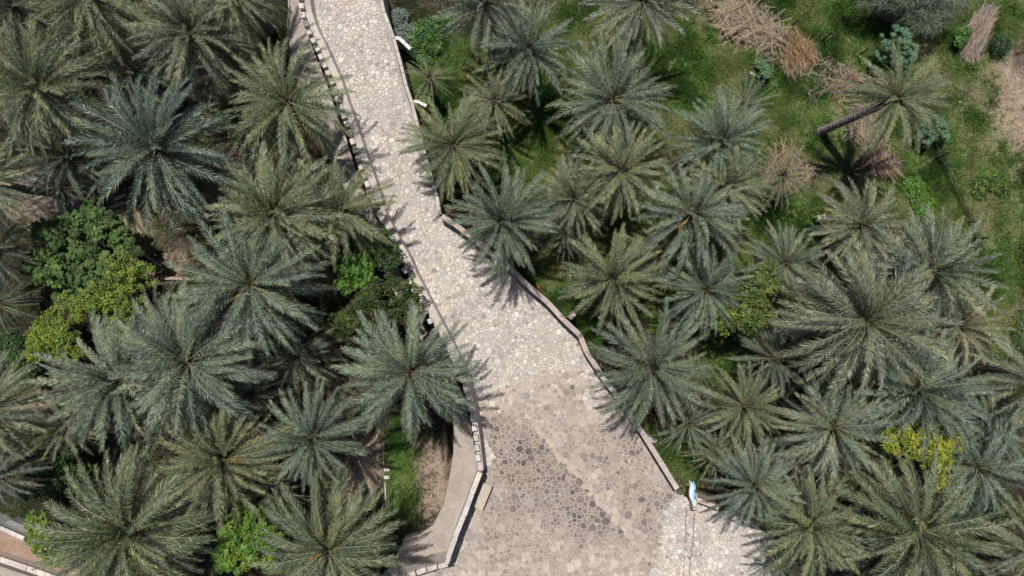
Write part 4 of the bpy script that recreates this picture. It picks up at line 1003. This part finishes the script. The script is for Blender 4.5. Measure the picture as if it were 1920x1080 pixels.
# ------------------------------------------------------------------ bench slab
c = P(905, 931, .45); u = (P(913, 910, .45)-P(896, 952, .45)).normalized(); ux = (u.x, u.y); uy = (-u.y, u.x)
root = empty('slab_bench', (c.x, c.y, 0), 'pale flat stone bench slab standing beside the tall wall on the plaza', 'bench')
mb = MB(); mb.box((0, 0), ux, uy, .72, .29, .37, .45, (1, 1, 1), .012); mb.build('seat', M_slab, root)
for s_ in (-1, 1):
    mb = MB(); mb.box((ux[0]*.5*s_, ux[1]*.5*s_), ux, uy, .09, .22, 0.015, .37, (1, 1, 1)); mb.build('support', M_slab, root)
# ------------------------------------------------------------------ crumpled tarpaulin
R = random.Random(9); mb = MB(); nu, nv = 30, 14; vs = []; cc = []
a, b_ = P(1297, 903, 1.25), P(1301, 949, .95); d = (b_-a); s_ = Vector((1, .05, 0))
for i in range(nu+1):
    t = i/nu; wdt = .20*(0.55+.45*sin(pi*min(1, t*.9+.1)))*(1.0 if t < .6 else 1-.8*(t-.6))
    for k in range(nv+1):
        v = k/nv*2-1; p = a+d*t+s_*(v*wdt+.03*sin(t*9))
        z = .16*(1-v*v)+.045*sin(v*9+t*4)+.03*nz(v*3, t*8, 1.0, 2)+.02*sin(t*23+v*3)
        if i == 0: p.y += .09*sin(k*1.7)
        vs.append((p.x-a.x, p.y-a.y, p.z+z-.0)); w = v*.9+.35*nz(v*2, t*5, 1.3, 7)-.15*sin(t*5)
        blue = (0.12, 0.38, 0.62) if w > .15 else ((0.30, 0.53, 0.72) if w > -.05 else (0.72, 0.78, 0.82))
        if .32 < t < .42 and 0 < v < .8: blue = (0.06, 0.26, 0.48)
        if t > .72 and w > 0: blue = (0.50, 0.66, 0.78)
        cc.append(blue)
mb.add(vs, [(i*(nv+1)+k, (i+1)*(nv+1)+k, (i+1)*(nv+1)+k+1, i*(nv+1)+k+1) for i in range(nu) for k in range(nv)], cc)
me = mb.mesh('tarpaulin', M_tarp, True); o = link('tarpaulin', me, None, (a.x, a.y, 0)); md = o.modifiers.new('thick', 'SOLIDIFY'); md.thickness = .012
tag(o, 'blue and white crumpled tarpaulin draped at the end of the plaza wall', 'tarpaulin')
# block the tarpaulin hangs over
c = P(1299, 936, .4); mb = MB(); mb.box((0, 0), (1, 0), (0, 1), .13, .45, -1.3, .95, (0.44, 0.36, 0.31), .02); o = mb.build('wall_pier', M_plaster, None, loc=(c.x, c.y, 0))
tag(o, 'short masonry pier under the blue tarpaulin', 'pier')
c = P(1294, 962, .2); mb = MB(); mb.box((0, 0), (1, 0), (0, 1), .17, .13, 0.012, .2, (0.55, 0.42, 0.37), .02); o = mb.build('concrete_block', M_plaster, None, loc=(c.x, c.y, 0))
tag(o, 'pinkish block at the foot of the blue tarpaulin', 'block')

# ------------------------------------------------------------------ small things on the ground
def gblock(px, py, L, W, Hh, ang, col, label, name='concrete_block', cat='block', group=None, z=None):
    p = P(px, py, -1.6 if z is None else z); gz = ground_z(p.x, p.y); mb = MB(); a = radians(ang)
    mb.box((0, 0), (cos(a), sin(a)), (-sin(a), cos(a)), L/2, W/2, -.1, Hh, col, .012)
    o = mb.build(name, M_plaster, None, loc=(p.x, p.y, gz)); return tag(o, label, cat, group)
Wt = (0.62, 0.60, 0.56)
gblock(1414, 137, .38, .14, .12, -35, Wt, 'white block on the grass, left one of a pair by a dark hollow')
gblock(1427, 144, .30, .13, .12, -30, Wt, 'white block on the grass, right one of a pair by a dark hollow')
gblock(727.5, 877, .32, .16, .14, 0, Wt, 'white block on the grass strip, upper of two by the bottom left path', z=-1.4)
gblock(727.5, 891, .32, .18, .14, 3, Wt, 'white block on the grass strip, lower of two by the bottom left path', z=-1.4)
gblock(726, 914, .07, 1.0, .10, 2, (0.50, 0.48, 0.42), 'narrow pale edging strip below the two white blocks', 'edging_stone', 'edging')
gblock(723, 848, .06, 1.3, .10, 0, (0.36, 0.32, 0.26), 'narrow weathered edging strip above the two white blocks', 'edging_stone', 'edging')
CH = (0.46, 0.33, 0.27)
gblock(192, 372, .14, 1.3, .18, 5, CH, 'upright brown channel kerb right above the fig tree', 'channel_kerb', 'kerb')
gblock(211, 402, .14, .45, .2, 2, CH, 'short channel kerb stub at the corner above the fig tree', 'channel_kerb', 'kerb')
gblock(226, 386, .85, .13, .2, 18, CH, 'channel kerb slanting under the broad blue-grey palm, lower piece', 'channel_kerb', 'kerb')
gblock(230, 371, .7, .2, .2, 22, CH, 'channel kerb slanting under the broad blue-grey palm, upper piece', 'channel_kerb', 'kerb')
gblock(280, 482, 1.9, .13, .2, -35, CH, 'pinkish channel kerb right of the fig tree, upper of two parallels', 'channel_kerb', 'kerb')
gblock(270, 492, 1.7, .13, .2, -33, CH, 'pinkish channel kerb right of the fig tree, lower of two parallels', 'channel_kerb', 'kerb')
gblock(309, 494, .2, .15, .24, -20, CH, 'small channel end block right of the fig tree', 'channel_kerb', 'kerb')
gblock(325, 522, 1.3, .18, .2, -2, CH, 'long pale channel kerb under the arching blue-grey fronds', 'channel_kerb', 'kerb')
gblock(278, 497, 1.3, .22, .08, -34, (0.38, 0.27, 0.21), 'reddish channel bed slab between two kerbs', 'channel_slab', 'slab')
gblock(1226, 352, .5, .18, .15, -30, Wt, 'white scrap lying between fronds in the right grove', 'white_scrap', 'debris')
gblock(990, 535, .22, .2, .35, 20, (0.45, 0.42, 0.38), 'pale stone block outside the wall near the orange leaf', 'stone_block', 'stone')
gblock(1803, 190, .13, .1, .08, 20, (0.62, 0.56, 0.48), 'small pale stone on bare soil in the upper right meadow', 'stone', 'stone')
# orange dead leaf outside the wall
mb = MB(); R = random.Random(2)
for k in range(22):
    a = radians(-60)+R.uniform(-.5, .5); L = R.uniform(.3, .7); w = .02; z = R.uniform(.1, .5)
    mb.add([(-sin(a)*w, cos(a)*w, z), (sin(a)*w, -cos(a)*w, z), (cos(a)*L, sin(a)*L, z*.5)], [(0, 1, 2)], R.choice([(0.50, 0.22, 0.05), (0.42, 0.20, 0.06), (0.34, 0.2, .1)]))
c = P(1006, 530, -.9); o = mb.build('dead_frond', M_dry, None, loc=(c.x, c.y, ground_z(c.x, c.y))); tag(o, 'orange dried frond lying outside the wall by the grass', 'dead frond')
# water meter box with a dark window
c = P(1531, 409, -.7); gz = ground_z(c.x, c.y); root = empty('meter_box', (c.x, c.y, gz), 'small white box on a post standing in the grass of the right grove', 'box')
mb = MB(); mb.tube([(0, 0, -.1), (0, 0, .95)], .04, 6); mb.build('post', M_darkmetal, root)
mb = MB(); mb.box((0, 0), (.97, .2), (-.2, .97), .21, .12, .95, 1.12, (1, 1, 1), .03); mb.build('case', M_white, root)
mb = MB(); mb.box((.07, .04), (.97, .2), (-.2, .97), .06, .045, 1.12, 1.135, (1, 1, 1), .004); mb.build('lid', M_darkmetal, root)
# dead sapling stump
